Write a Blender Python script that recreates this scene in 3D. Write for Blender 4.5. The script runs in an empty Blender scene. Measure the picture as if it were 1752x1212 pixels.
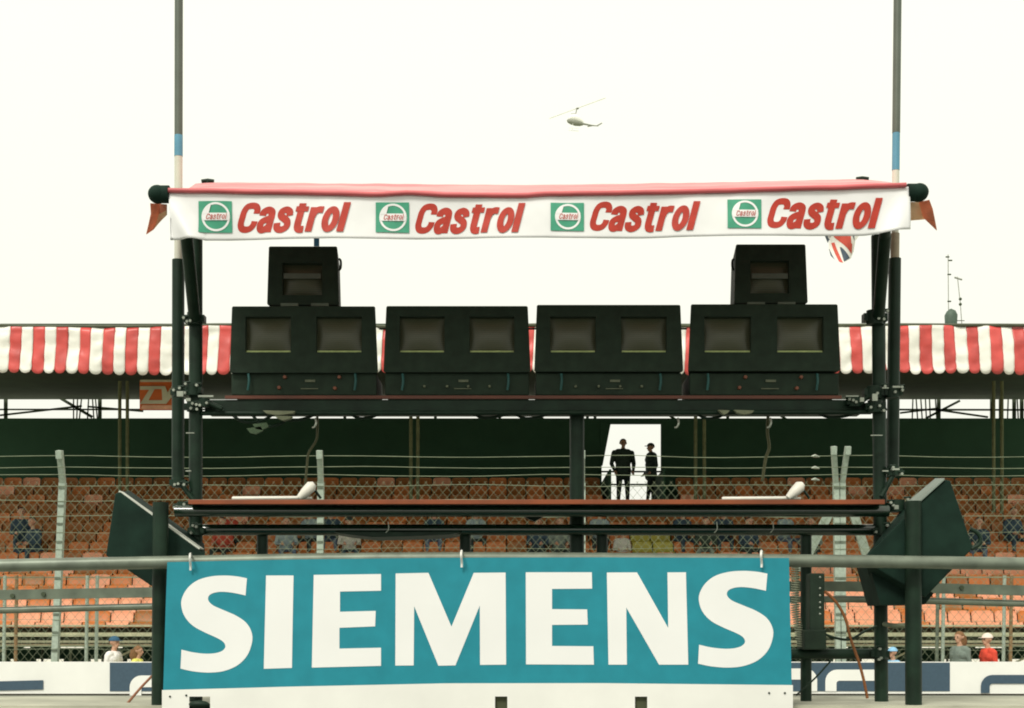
import bpy, bmesh, math, random
import numpy as np
from mathutils import Vector, Matrix, noise
random.seed(7)
S = bpy.context.scene
C = S.collection
R = math.radians
# ---------------------------------------------------------------- camera
EYE = 1.5; F = 2433.0; CX = 876.0; HY = 1085.0
cd = bpy.data.cameras.new('camera'); cam = bpy.data.objects.new('camera', cd); C.objects.link(cam)
cam.location = (0, 0, EYE); cam.rotation_euler = (R(90), 0, 0)
cd.lens = 50; cd.sensor_width = 36; cd.shift_y = (HY-606)/1752; cd.clip_start = .1; cd.clip_end = 3000
S.camera = cam
# ---------------------------------------------------------------- world: bright overcast
w = bpy.data.worlds.new("World"); S.world = w; w.use_nodes = True
nt = w.node_tree; nt.nodes.clear()
out = nt.nodes.new('ShaderNodeOutputWorld'); bg = nt.nodes.new('ShaderNodeBackground')
sky = nt.nodes.new('ShaderNodeTexSky'); sky.sky_type = 'NISHITA'; sky.sun_disc = False
SE, SR = R(48), R(205)
sky.sun_elevation = SE; sky.sun_rotation = SR; sky.dust_density = 6
tc = nt.nodes.new('ShaderNodeTexCoord'); sp = nt.nodes.new('ShaderNodeSeparateXYZ')
rp = nt.nodes.new('ShaderNodeValToRGB')
rp.color_ramp.elements[0].position = 0.02; rp.color_ramp.elements[0].color = (.83, .83, .74, 1)
rp.color_ramp.elements[1].position = .38; rp.color_ramp.elements[1].color = (1, 1, .86, 1)
sc_ = nt.nodes.new('ShaderNodeVectorMath'); sc_.operation = 'SCALE'; sc_.inputs['Scale'].default_value = 8.1
mx = nt.nodes.new('ShaderNodeMixRGB'); mx.inputs[0].default_value = .96
L = nt.links.new
L(tc.outputs['Generated'], sp.inputs[0]); L(sp.outputs['Z'], rp.inputs[0]); L(rp.outputs[0], sc_.inputs[0])
L(sky.outputs[0], mx.inputs[1]); L(sc_.outputs[0], mx.inputs[2]); L(mx.outputs[0], bg.inputs[0])
bg.inputs[1].default_value = .10; L(bg.outputs[0], out.inputs[0])
# ---------------------------------------------------------------- sun, veiled by cloud
sd = bpy.data.lights.new('sun', 'SUN'); sd.energy = 1.5; sd.angle = R(14); sd.color = (1, .965, .88)
so = bpy.data.objects.new('sun', sd); C.objects.link(so)
sdir = Vector((math.sin(SR)*math.cos(SE), math.cos(SR)*math.cos(SE), math.sin(SE)))
so.rotation_euler = sdir.to_track_quat('Z', 'Y').to_euler(); so.location = (0, -20, 30)
S.cycles.filter_width = 1.9
S.view_settings.view_transform = 'Standard'; S.view_settings.look = 'None'
S.view_settings.exposure = .5; S.view_settings.gamma = 1
# ================================================================ helpers
def P(x, y, D): return Vector(((x-CX)*D/F, D, EYE+(HY-y)*D/F))
def px(n, D): return n*D/F
MATS = {}
def mat(name, col, rough=.6, metal=0, var=.18, scale=6, bump=0, spec=.5, detail=4):
    if name in MATS: return MATS[name]
    m = bpy.data.materials.new(name); m.use_nodes = True; n = m.node_tree; b = n.nodes['Principled BSDF']
    b.inputs['Roughness'].default_value = rough; b.inputs['Metallic'].default_value = metal
    b.inputs['Specular IOR Level'].default_value = spec
    t = n.nodes.new('ShaderNodeTexCoord'); no = n.nodes.new('ShaderNodeTexNoise')
    no.inputs['Scale'].default_value = scale; no.inputs['Detail'].default_value = detail
    r = n.nodes.new('ShaderNodeValToRGB')
    r.color_ramp.elements[0].position = .3; r.color_ramp.elements[1].position = .7
    r.color_ramp.elements[0].color = tuple(c*(1-var) for c in col)+(1,)
    r.color_ramp.elements[1].color = tuple(min(1, c*(1+var)) for c in col)+(1,)
    n.links.new(t.outputs['Object'], no.inputs['Vector']); n.links.new(no.outputs['Fac'], r.inputs[0])
    n.links.new(r.outputs[0], b.inputs['Base Color'])
    if bump:
        bp = n.nodes.new('ShaderNodeBump'); bp.inputs['Strength'].default_value = bump; bp.inputs['Distance'].default_value = .02
        n.links.new(no.outputs['Fac'], bp.inputs['Height']); n.links.new(bp.outputs[0], b.inputs['Normal'])
    MATS[name] = m; return m
class MB:
    def __init__(s): s.v = []; s.f = []; s.m = []; s.sm = []; s.mats = []
    def mi(s, m):
        if m not in s.mats: s.mats.append(m)
        return s.mats.index(m)
    def add(s, vs, fs, m, smooth=False):
        o = len(s.v); s.v += [tuple(v) for v in vs]; k = s.mi(m)
        for f in fs: s.f.append([i+o for i in f]); s.m.append(k); s.sm.append(smooth)
    def hexa(s, q, m):   # q: 8 points, bottom ring then top ring
        s.add(q, [(3, 2, 1, 0), (4, 5, 6, 7), (0, 1, 5, 4), (1, 2, 6, 5), (2, 3, 7, 6), (3, 0, 4, 7)], m)
    def box(s, a, b, m):
        x0, y0, z0 = [min(a[i], b[i]) for i in range(3)]; x1, y1, z1 = [max(a[i], b[i]) for i in range(3)]
        s.hexa([(x0, y0, z0), (x1, y0, z0), (x1, y1, z0), (x0, y1, z0), (x0, y0, z1), (x1, y0, z1), (x1, y1, z1), (x0, y1, z1)], m)
    def pbox(s, xa, ya, xb, yb, D, dep, m):  # front face sized in photo units at depth D
        a = P(xa, ya, D); b = P(xb, yb, D); s.box(a, (b.x, D+dep, b.z), m)
    def bar(s, a, b, w, h, m):
        a = Vector(a); b = Vector(b); d = (b-a).normalized()
        u = d.cross(Vector((0, 1, 0)))
        if u.length < .01: u = d.cross(Vector((0, 0, 1)))
        u.normalize(); v = d.cross(u).normalized(); u = u*w/2; v = v*h/2
        s.hexa([a-u-v, a+u-v, a+u+v, a-u+v, b-u-v, b+u-v, b+u+v, b-u+v], m)
    def tube(s, pts, r, m, n=12, caps=True):
        pts = [Vector(p) for p in pts]; k = len(pts)
        rs = r if isinstance(r, (list, tuple)) else [r]*k
        vs = []; ref = None
        for i, p in enumerate(pts):
            d = (pts[min(i+1, k-1)]-pts[max(i-1, 0)]).normalized()
            if ref is None:
                ref = d.cross(Vector((0, 1, 0)))
                if ref.length < .1: ref = d.cross(Vector((0, 0, 1)))
            u = (ref-d*ref.dot(d)).normalized(); ref = u; v = d.cross(u)
            for j in range(n):
                a = 2*math.pi*j/n; vs.append(p+(u*math.cos(a)+v*math.sin(a))*rs[i])
        fs = []
        for i in range(k-1):
            for j in range(n): fs.append((i*n+j, i*n+(j+1) % n, (i+1)*n+(j+1) % n, (i+1)*n+j))
        s.add(vs, fs, m, True)
        if caps:
            o = len(vs)
            s.add(vs[:n], [tuple(range(n-1, -1, -1))], m); s.add(vs[-n:], [tuple(range(n))], m)
    def ball(s, c, r, m, sc=(1, 1, 1), nu=14, nv=9):
        vs = []; fs = []
        for i in range(nv+1):
            t = math.pi*i/nv
            for j in range(nu):
                a = 2*math.pi*j/nu
                vs.append((c[0]+r*sc[0]*math.sin(t)*math.cos(a), c[1]+r*sc[1]*math.sin(t)*math.sin(a), c[2]+r*sc[2]*math.cos(t)))
        for i in range(nv):
            for j in range(nu): fs.append((i*nu+j, (i+1)*nu+j, (i+1)*nu+(j+1) % nu, i*nu+(j+1) % nu))
        s.add(vs, fs, m, True)
    def prism(s, poly, y0, y1, m):   # poly of (x,z) extruded along Y
        n = len(poly)
        vs = [(a, y0, b) for a, b in poly]+[(a, y1, b) for a, b in poly]
        fs = [tuple(range(n)), tuple(range(2*n-1, n-1, -1))]+[(i, i+n, (i+1) % n+n, (i+1) % n) for i in range(n)]
        s.add(vs, fs, m)
    def build(s, name, parent=None, origin=None, bevel=0):
        me = bpy.data.meshes.new(name)
        off = Vector(origin) if origin is not None else Vector((0, 0, 0))
        if parent is not None: off = WORLD[parent.name]
        me.from_pydata([tuple(Vector(v)-off) for v in s.v], [], s.f)
        for m in s.mats: me.materials.append(m)
        me.polygons.foreach_set('material_index', s.m); me.polygons.foreach_set('use_smooth', s.sm)
        bm = bmesh.new(); bm.from_mesh(me)
        bmesh.ops.remove_doubles(bm, verts=bm.verts, dist=1e-6) if not any(s.sm) else None
        bmesh.ops.recalc_face_normals(bm, faces=bm.faces); bm.to_mesh(me); bm.free()
        o = bpy.data.objects.new(name, me); C.objects.link(o)
        if parent is not None: o.parent = parent; WORLD[o.name] = off
        else: o.location = off; WORLD[o.name] = off
        if bevel:
            b = o.modifiers.new('bevel', 'BEVEL'); b.width = bevel; b.segments = 2; b.limit_method = 'ANGLE'; b.angle_limit = R(50)
        return o
WORLD = {}
def tag(o, label=None, cat=None, group=None, kind=None):
    if label: o['label'] = label
    if cat: o['category'] = cat
    if group: o['group'] = group
    if kind: o['kind'] = kind
    return o
def thing(name, loc, label, cat, group=None):
    o = bpy.data.objects.new(name, None); C.objects.link(o); o.location = loc; o.empty_display_size = .1
    WORLD[o.name] = Vector(loc); return tag(o, label, cat, group)
def copy_tree(o, loc, label, parent=None):
    c = o.copy(); C.objects.link(c)
    if parent is None: c.location = loc; c['label'] = label
    else: c.parent = parent
    for ch in list(o.children): copy_tree(ch, None, None, c)
    return c
def smooth(pts, n=6, closed=False):
    out = []; k = len(pts); V = [Vector(p) for p in pts]
    rng = range(k) if closed else range(k-1)
    for i in rng:
        a, b, c, d = (V[(i-1) % k] if closed or i > 0 else V[i]*2-V[i+1]), V[i], V[(i+1) % k], (V[(i+2) % k] if closed or i+2 < k else V[i+1]*2-V[i])
        for j in range(n):
            t = j/n
            out.append(.5*((2*b)+(c-a)*t+(2*a-5*b+4*c-d)*t*t+(3*b-a-3*c+d)*t**3))
    if not closed: out.append(V[-1])
    return out
# ---------------------------------------------------------------- materials
blk = mat('black_paint', (.010, .026, .015), .5, 0, .35, 9, spec=.22)
blkm = mat('black_cabinet', (.018, .034, .021), .7, 0, .22, 14, spec=.25)
blkc = mat('black_case', (.010, .027, .019), .7, 0, .35, 7, .15, spec=.12)
red_edge = mat('red_edge', (.24, .055, .013), .45, 0, .25, 5)
steel = mat('galvanised', (.17, .20, .155), .45, .25, .25, 9, .1)
steel_d = mat('galvanised_dull', (.13, .16, .12), .6, .2, .25, 10, .1)
conc_post = mat('grey_post', (.35, .42, .35), .7, 0, .15, 20, .1)
wire = mat('wire', (.20, .24, .15), .6, .1, .2, 5)
white = mat('white_vinyl', (.86, .86, .86), .5, 0, .03, 3)
teal = mat('teal_vinyl', (.015, .245, .315), .6, 0, .08, 9, spec=.3)
navy = mat('navy_paint', (.045, .085, .125), .6, 0, .08, 20)
redv = mat('red_print', (.47, .028, .010), .5, 0, .1, 30)
green = mat('green_print', (.05, .33, .20), .5, 0, .1, 20)
bolt = mat('bright_bolt', (.34, .37, .31), .35, .5, .2, 10)
rust = mat('rusty_pole', (.24, .15, .07), .8, 0, .3, 12)
orange_c = mat('orange_cable', (.24, .085, .02), .6, 0, .2, 8)
tealc = mat('teal_cable', (.01, .085, .08), .5, 0, .2, 8)
net = mat('green_netting', (.034, .090, .048), .95, 0, .10, 1.2)
# ================================================================ SETTING
def sheet(name, x0, x1, y0, y1, z, m, drop=None):
    b = MB(); b.box((x0, y0, z-(drop or .3)), (x1, y1, z), m)
    return tag(b.build(name), kind='structure')
asph = mat('asphalt', (.11, .115, .10), .9, 0, .15, 3, .3)
trk = mat('track_asphalt', (.20, .21, .17), .85, 0, .12, 2, .2)
paleg = mat('pale_concrete', (.60, .58, .50), .9, 0, .1, 1)
grassm = mat('far_ground', (.30, .32, .22), .95, 0, .2, .1)
sheet('ground', -900, 900, -200, 1500, 0, grassm)
sheet('pit_lane', -40, 40, -30, 7.2, .012, asph, .02)
sheet('track', -40, 40, 8.7, 25.0, .42, trk, .41)
sheet('spectator_path', -40, 40, 25.35, 140, .46, paleg, .44)
pw = MB(); cm = mat('pit_wall_concrete', (.42, .42, .33), .85, 0, .18, 4, .3)
pw.box((-14, 7.32, 0), (14, 8.45, 1.13), cm); pw.box((-14, 7.26, .0), (14, 7.32, 1.10), cm)
pit_wall = tag(pw.build('pit_wall'), 'low beige concrete pit wall carrying the black gantry', 'wall')
# ================================================================ TRACKSIDE ADVERT WALL
DW = 25.0
aw = thing('advert_wall', (0, DW, .5), 'white barrier wall with navy panels and rounded white letters beside the track', 'wall')
b = MB(); b.box((-16, DW, .45), (16, DW+.3, EYE+(HY-1133)*DW/F), mat('white_wall_paint', (.84, .84, .80), .6, 0, .05, 1.5)); b.build('barrier', aw)
b = MB()
def flat(b, poly, D, m, th=.004): b.prism([(P(x, y, D).x, P(x, y, D).z) for x, y in poly], D-th, D+.001, m)
flat(b, [(188, 1134), (1625, 1134), (1625, 1183), (188, 1183)], DW-.006, navy); b.build('navy_panel', aw)
def rr(x0, y0, x1, y1, r, corners):
    pts = []
    for (cx, cy, a0, key) in ((x1-r, y0+r, -90, 'tr'), (x1-r, y1-r, 0, 'br'), (x0+r, y1-r, 90, 'bl'), (x0+r, y0+r, 180, 'tl')):
        if key in corners:
            for k in range(7):
                a = R(a0+15*k); pts.append((cx+r*math.cos(a), cy+r*math.sin(a)))
        else:
            pts.append({'tr': (x1, y0), 'br': (x1, y1), 'bl': (x0, y1), 'tl': (x0, y0)}[key])
    return pts
b = MB(); wl = mat('white_letter', (.84, .84, .80), .6, 0, .05, 1.5)
def letter_arch(x0, x1, y0, y1, t, side, m):
    # rounded C / D shape seen above the pit wall: top bar plus one curved leg
    D = DW-.012
    if side == 'l': outer = rr(x0, y0, x1, y1+20, 22, ('tl',)); inner = rr(x0+t, y0+t*.95, x1+2, y1+22, 8, ('tl',))
    else: outer = rr(x0, y0, x1, y1+20, 22, ('tr',)); inner = rr(x0-2, y0+t*.95, x1-t, y1+22, 8, ('tr',))
    return outer, inner
def leg_poly(x0, y0, x1, t, side, yb=1183):
    r = 20; pts = []; 
    if side == 'l':
        pts = [(x0, yb)]+[(x0+r-r*math.cos(R(a)), y0+r-r*math.sin(R(a))) for a in range(0, 91, 15)]+[(x1, y0), (x1, y0+t)]
        r2 = 5; pts += [(x0+t+r2-r2*math.cos(R(a)), y0+t+r2-r2*math.sin(R(a))) for a in range(90, -1, -15)]+[(x0+t, yb)]
    else:
        pts = [(x1, yb)]+[(x1-r+r*math.cos(R(a)), y0+r-r*math.sin(R(a))) for a in range(0, 91, 15)]+[(x0, y0), (x0, y0+t)]
        r2 = 5; pts += [(x1-t-r2+r2*math.cos(R(a)), y0+t+r2-r2*math.sin(R(a))) for a in range(90, -1, -15)]+[(x1-t, yb)]
    return pts
flat(b, leg_poly(1412, 1146, 1503, 19, 'l'), DW-.014, wl)
flat(b, leg_poly(1300, 1144, 1398, 19, 'r'), DW-.014, wl)
flat(b, leg_poly(222, 1156, 300, 20, 'l', 1192), DW-.014, wl)
b.build('white_lettering', aw)
b = MB()
flat(b, leg_poly(1678, 1155, 1900, 15, 'l', 1186), DW-.014, navy)
flat(b, [(-80, 1168), (74, 1164), (74, 1180), (-80, 1184)], DW-.014, navy)
b.build('navy_lettering', aw)
# ================================================================ CATCH FENCE (tall) and low chain-link fence
DF = 26.0
cf = thing('catch_fence', (0, DF, .46), 'tall chain-link debris fence on cranked grey posts behind the barrier wall', 'fence')
def zz(y, D): return EYE+(HY-y)*D/F
def xx(x, D): return (x-CX)*D/F
for (xb, xc, xt) in ((92, 107.5, 102.5), (546, 549, 547), (996, 996, 996), (1435, 1430, 1426), (1442, 1441, 1450), (-350, -340, -344), (1890, 1885, 1880)):
    b = MB(); zt = zz(777 if xb < 1400 else 770, DF); zc = zz(826, DF); X = xx(xb, DF); k = (xx(xc, DF)-X)/.7
    zb = .45; w_ = .115 if xb < 1400 else .10
    b.bar((X, DF, zb), (xx(xc, DF), DF, zc), w_, .12, conc_post)
    b.bar((xx(xc, DF), DF, zc-.02), (xx(xt, DF-.35), DF-.35, zt), w_*.85, .1, conc_post)
    b.bar((xx(xt, DF-.35), DF-.37, zt-.13), (xx(xt, DF-.35), DF-.40, zt+.01), w_*.9, .1, conc_post)
    for z in np.arange(zc-.1, 1.0, -.33): q_ = X+k*.7*(z-zb)/(zc-zb); b.box((q_-.05, DF-.075, z-.02), (q_+.05, DF-.06, z+.02), steel_d)
    b.build('post', cf)
b = MB()
for xa, xb in ((1425, 1375), (1458, 1500)):
    b.bar((xx(xa, DF), DF+.05, zz(868, DF)), (xx(xb, DF), DF+.4, zz(975, DF)), .16, .08, conc_post)
b.build('brace', cf)
b = MB(); ztop = zz(823, DF); zlo = .6; p_ = .155; W = 14
n = int(2*W/p_); hh = ztop-zlo
for i in range(-int(hh/p_), n):
    x0 = -W+i*p_
    for s_ in (1, -1):
        xa, xb = (x0, x0+hh*.85) if s_ == 1 else (x0+hh*.85, x0)
        yo = 0 if s_ == 1 else .008
        b.bar((xa, DF+.07+yo, zlo), (xb, DF+.07+yo, ztop), .0050, .0050, wire)
ml = b.build('chain_link_mesh', cf)
random.seed(3)
for yl in (785, 803.5, 817, 832, 857, 884, 912, 939, 990, 1010, 1038, 1062, 1088, 1112):
    b = MB(); pts = []
    fy = DF-.3 if yl < 820 else DF-.07
    for i in range(45):
        X = -12+i*24/44; pts.append((X, fy, zz(yl, DF)+.018*noise.noise(Vector((X*.7, yl, 0)))+.014*math.sin(X*1.3+yl)))
    b.tube(pts, .0065 if yl < 900 else .0045, wire, 5); b.build('line_wire', cf)
b = MB()
for y in (781, 801, 821): b.tube([P(1388, y, DF-.3), P(1394, y-1, DF-.3), P(1402, y+1, DF-.3)], [.01, .03, .012], bolt, 8)
b.build('wire_strainer', cf)
DL = 27.0
lf = thing('low_fence', (0, DL, .46), 'lower fence of thin grey poles in front of the grandstand base', 'fence')
for xb, m in ((6, conc_post), (26, rust), (147, conc_post), (164, conc_post), (1602, steel_d), (1612, conc_post), (1716, conc_post), (1728, rust), (1345, steel_d), (1385, conc_post)):
    b = MB(); X = xx(xb, DL); b.tube([(X, DL, .45), (X+.03, DL, zz(985, DL))], .035, m, 8); b.build('pole', lf)
b = MB()
for yl in (988, 1106): b.tube([(-12, DL, zz(yl, DL)), (12, DL, zz(yl, DL))], .012, wire, 6)
b.build('rail_wire', lf)
# ================================================================ GRANDSTAND
gs = thing('grandstand', (0, 30.4, .46), 'covered grandstand with red and white striped awning edge and dark back wall', 'grandstand')
NR = 14; RD = .58; RH = .284
def rowD(k): return 30.4+RD*k
def tread(k): return 1.29+RH*k
wood = mat('tread_board', (.20, .17, .10), .85, 0, .3, 6, .2)
under = mat('scaffold', (.10, .12, .075), .8, 0, .3, 5)
beamm = mat('olive_beam', (.40, .40, .26), .8, 0, .2, 5)
AX0, AX1 = xx(1040, 38), xx(1126, 38)
b = MB()
for k in range(NR):
    y0 = rowD(k)-.30; z = tread(k)
    segs = [(-16, 16)] if k < 11 else [(-16, AX0), (AX1, 16)]
    for a, c in segs:
        b.box((a, y0, z-.04), (c, y0+RD-.012, z), wood)
        b.box((a, y0+RD-.010, z), (c, y0+RD+.012, z+RH-.045), under)
b.build('tread', gs)
b = MB(); b.box((-16, rowD(NR-1)+.30, 4.92), (16, 40.3, 5.06), wood); b.build('rear_walkway', gs)
random.seed(5)
# scaffold below the front row
b = MB()
for y, t, D in ((1086, 7, 30.0), (1098, 4, 30.3), (1071, 3, 30.1)):
    b.box((-16, D, zz(y+t/2, D)), (16, D+.05, zz(y-t/2, D)), beamm)
b.build('front_beam', gs)
b = MB()
for i in range(-11, 12):
    X = i*1.4+.3
    b.tube([(X, 30.6, .45), (X, 30.6, 1.2)], .03, under, 6); b.tube([(X, 33, .45), (X, 33, 2.4)], .03, under, 6)
    if i % 2: b.bar((X, 30.7, .5), (X+1.4, 30.7, 1.2), .04, .03, beamm)
b.build('scaffold_tube', gs)
b = MB()   # added sheet for the dark under the seats, gapped so daylight shows
zs = [.45, zz(1134, 34), zz(1128, 34), zz(1109, 34), zz(1103, 34), 2.9]
b.box((-16, 34, zs[0]), (16, 34.05, zs[1]), net); b.box((-16, 34, zs[2]), (16, 34.05, zs[3]), net); b.box((-16, 34, zs[4]), (16, 34.05, zs[5]), net)
for r_ in (1, 3):
    X = -16
    while X < 16:
        g = random.uniform(.1, .7); X += g; w2 = random.uniform(.15, .9)
        b.box((X, 34.002, zs[r_]-.01), (X+w2, 34.048, zs[r_+1]+.01), net); X += w2
b.build('shade_skirt', gs)
# back wall with the doorway
zt, zb = zz(716, 40), 4.9
DX0, DX1 = xx(1038, 40), xx(1127, 40)
b = MB()
b.box((-17, 40, 2.6), (DX0-.14, 40.06, zt), net); b.box((DX1+.06, 40, 2.6), (17, 40.06, zt), net)
b.box((DX0-.14, 40, zz(726, 40)), (DX1+.06, 40.06, zt), net); b.box((DX0-.14, 40, 2.6), (DX1+.06, 40.06, 5.0), net)
a = [(DX0-.14, zz(726, 40)), (xx(1045, 40), zz(726, 40)), (xx(1030, 40), zz(797, 40)), (DX0-.14, zz(797, 40))]
b.prism([(xx(1029, 40)-.02, zz(724, 40)), (xx(1045, 40), zz(724, 40)), (xx(1031, 40), zz(797, 40)), (xx(1029, 40)-.02, zz(797, 40))], 39.97, 40.03, net)
b.build('back_wall', gs)
b = MB()
b.tube([(DX0-.2, 39.9, zz(808, 40)), (DX1+.2, 39.9, zz(808, 40))], .025, blk, 8)
b.tube([(DX0-.2, 39.9, zz(830, 40)), (DX1+.2, 39.9, zz(830, 40))], .025, blk, 8)
b.build('handrail', gs)
# side panels of the stairway opening
b = MB()
for X in (AX0-.05, AX1+.0): b.box((X, rowD(11)-.1, 4.2), (X+.05, 39.9, 5.75), net)
b.build('stair_panel', gs)
# roof
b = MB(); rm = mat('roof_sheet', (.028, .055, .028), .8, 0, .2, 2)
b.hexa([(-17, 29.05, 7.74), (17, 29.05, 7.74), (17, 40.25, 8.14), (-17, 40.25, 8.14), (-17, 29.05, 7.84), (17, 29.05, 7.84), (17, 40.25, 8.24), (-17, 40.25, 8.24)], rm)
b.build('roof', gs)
# paired posts
for xp in (205, 218, 703, 715, 1190, 1205, 1700, 1714):
    b = MB(); X = xx(xp, 36); b.tube([(X, 36, 3.9), (X, 36, 7.9)], .045, mat('brown_post', (.17, .19, .09), .8, 0, .2, 8), 8); b.build('post', gs)
# truss seen in the gap under the roof
b = MB(); D = 40.4; dk = mat('truss_steel', (.05, .07, .035), .7, 0, .2, 8)
def ln(x0, y0, x1, y1, t=3, D=D): b.bar(P(x0, y0, D), P(x1, y1, D), px(t, D), .05, dk)
ln(-100, 682, 1850, 682, 3); ln(-100, 701, 380, 701, 2.5); ln(1450, 701, 1850, 702, 3)
ln(0, 711, 140, 695, 3); ln(150, 696, 245, 704, 3); ln(104, 682, 158, 714, 5)
ln(1540, 707, 1605, 699, 3); ln(1600, 701, 1690, 714, 3); ln(1584, 716, 1642, 686, 4)
for x in (10, 171, 1606, 1697, 1712, 1735, 1748): ln(x, 678, x, 720, 6)
for x in (126, 133, 140, 152, 158, 163, 1562, 1567, 1575, 1583, 1590, 1600, 1725, 1740): ln(x, 678, x+random.uniform(-5, 5), 718, 1.6)
for x in (470, 800, 905, 1130, 1320, 1410): ln(x, 700, x+25, 718, 4)
for x in (590, 745, 855, 1005, 1018, 1245): ln(x, 678, x, 720, 5)
b.build('rear_truss', gs)
# striped valance with scallops
rv = mat('red_stripe', (.62, .085, .075), .38, 0, .22, 2.5, .15); wv = mat('white_stripe', (.86, .85, .78), .45, 0, .03, 2)
b = MB(); DV = 29.0; pw_ = px(19.9, DV); x = xx(-120, DV); i = 0
cols = []
def vy(X, u):   # ripple of the cloth
    return DV-.05+.045*noise.noise(Vector((X*1.7+u*1.5, u*5-X*.8, 8)))+.05*noise.noise(Vector((X*1.1, u*2.2, 1.7)))+.03*noise.noise(Vector((X*4+u*3, u*4, 5)))+.025*math.sin(X*2.1+u*5)
while x < xx(1880, DV):
    m = rv if i % 2 else wv
    wi = pw_*(1+.06*math.sin(i*2.3)); NXs, NZs = 6, 12
    slope = (x-xx(876, DV))/12
    zt_ = zz(560, DV)+.02*math.sin(x*.9); 
    for jx in range(NXs+1):
        fx = jx/NXs
        X = x+wi*fx
        scal = math.sqrt(max(0, 1-(2*fx-1)**2*.96))*px(9, DV)
        zb_ = zz(628+6*abs(math.sin(x*.31+.4))+(3 if x > 8 else 0), DV)-scal
        for jz in range(NZs+1):
            u = jz/NZs
            skew = -px(4, DV)*u*math.copysign(1, 1 if x < 5 else -1)
            cols.append(0)
            b.v.append((X+skew, vy(X, u), zt_+(zb_-zt_)*u))
    o = len(b.v)-(NXs+1)*(NZs+1); k = b.mi(m)
    for jx in range(NXs):
        for jz in range(NZs):
            a = o+jx*(NZs+1)+jz; b.f.append([a, a+1, a+NZs+2, a+NZs+1]); b.m.append(k); b.sm.append(True)
    x += wi; i += 1
sv = b.build('striped_valance', gs); md = sv.modifiers.new('thick', 'SOLIDIFY'); md.thickness = .012
b = MB(); pts = [(X, DV-.03, zz(558, DV)+.02*math.sin(X*.9)+.02*noise.noise(Vector((X*.5, 0, 3)))) for X in np.arange(-13, 13.1, .5)]
b.tube(pts, .035, mat('dark_edge_tube', (.07, .08, .045), .6, 0, .2, 4), 8); b.build('edge_tube', gs)
# hanging orange panel
hs = thing('hanging_sign', P(268, 701, 31), 'orange board with pale angular letters hanging under the grandstand roof', 'sign')
b = MB(); D = 31.0
ors = mat('orange_board', (.58, .12, .015), .6, 0, .2, 3); crm = mat('cream_board', (.50, .48, .33), .7, 0, .15, 3); pk = mat('peach_board', (.68, .36, .22), .7, 0, .2, 8)
b.box(P(239, 701, D), P(298, 651, D)+Vector((0, .06, 0)), ors); b.build('board', hs)
b = MB()
def zp(pts, m, D=D-.012): flat(b, [(225+a/16.15, 640+c/16.15) for a, c in pts], D, m, .006)
zp([(240, 340), (900, 340), (880, 420), (640, 420), (470, 730), (900, 730), (960, 830), (240, 830), (490, 440), (240, 440)], crm)
zp([(830, 340), (930, 340), (1000, 520), (1110, 340), (1180, 340), (1180, 560), (960, 830), (860, 830)], crm, D-.02)
zp([(240, 165), (1180, 165), (1180, 225), (240, 225)], crm); zp([(300, 870), (1180, 870), (1180, 975), (260, 975)], pk)
b.build('lettering', hs)
b = MB()
for x in (245, 292): b.tube([P(x, 651, D), (P(x, 651, D).x, D, 7.75)], .012, dk, 6)
b.build('hanger', hs)
# ================================================================ SEATS
sm_f = [mat('orange_seat', (.56, .175, .038), .5, 0, .12, 3), mat('skylit_pink_seat', (.80, .35, .20), .55, 0, .12, 3), mat('shaded_orange_seat', (.34, .12, .02), .5, 0, .15, 3)]  # pink carries skylight on the front rows, burnt orange the roof shade
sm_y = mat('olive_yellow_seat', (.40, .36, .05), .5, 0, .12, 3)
def seat_bm():
    prof = [(-.185, .345), (-.205, .40), (-.18, .435), (-.05, .425), (.10, .42), (.175, .45), (.21, .53), (.235, .63), (.25, .70), (.245, .715)]
    xs = [-.238, -.225, -.17, 0, .17, .225, .238]; up = [.03, .008, 0, -.006, 0, .008, .03]
    bm = bmesh.new(); g = []
    for j, (y, z) in enumerate(prof):
        row = []
        for i, x in enumerate(xs):
            t = j/(len(prof)-1); wf = 1-.10*max(0, t-.8)*5*(abs(x) > .2)
            row.append(bm.verts.new((x*wf, y-(up[i]*.9 if j > 5 else 0), z+(up[i] if 1 < j < 6 else 0)-(.02 if j > 7 and abs(x) > .2 else 0))))
        g.append(row)
    for j in range(len(prof)-1):
        for i in range(len(xs)-1): bm.faces.new((g[j][i], g[j][i+1], g[j+1][i+1], g[j+1][i]))
    bmesh.ops.recalc_face_normals(bm, faces=bm.faces)
    bmesh.ops.solidify(bm, geom=bm.faces[:], thickness=.012)
    for f in bm.faces: f.smooth = True
    for X in (-.12, .12):
        m_ = Matrix.Translation((X, 0, .21)) @ Matrix.Diagonal((.03, .10, .42, 1))
        r = bmesh.ops.create_cube(bm, size=1, matrix=m_)
        for v in r['verts']:
            for f in v.link_faces: f.material_index = 1
    return bm
metas = []
for k, m in enumerate(sm_f+[sm_y]):
    me = bpy.data.meshes.new('stadium_seat'); bm = seat_bm(); bm.to_mesh(me); bm.free(); me.materials.append(m); me.materials.append(under); metas.append(me)
ordw = ['front', 'second', 'third', 'fourth', 'fifth', 'sixth', 'seventh', 'eighth', 'ninth', 'tenth', 'eleventh', 'twelfth', 'thirteenth', 'top']
def nth(n):
    return str(n)+('th' if 10 <= n % 100 <= 20 else {1: 'st', 2: 'nd', 3: 'rd'}.get(n % 10, 'th'))
random.seed(11)
cand = []; restm = [[] for _ in range(4)]
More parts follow.
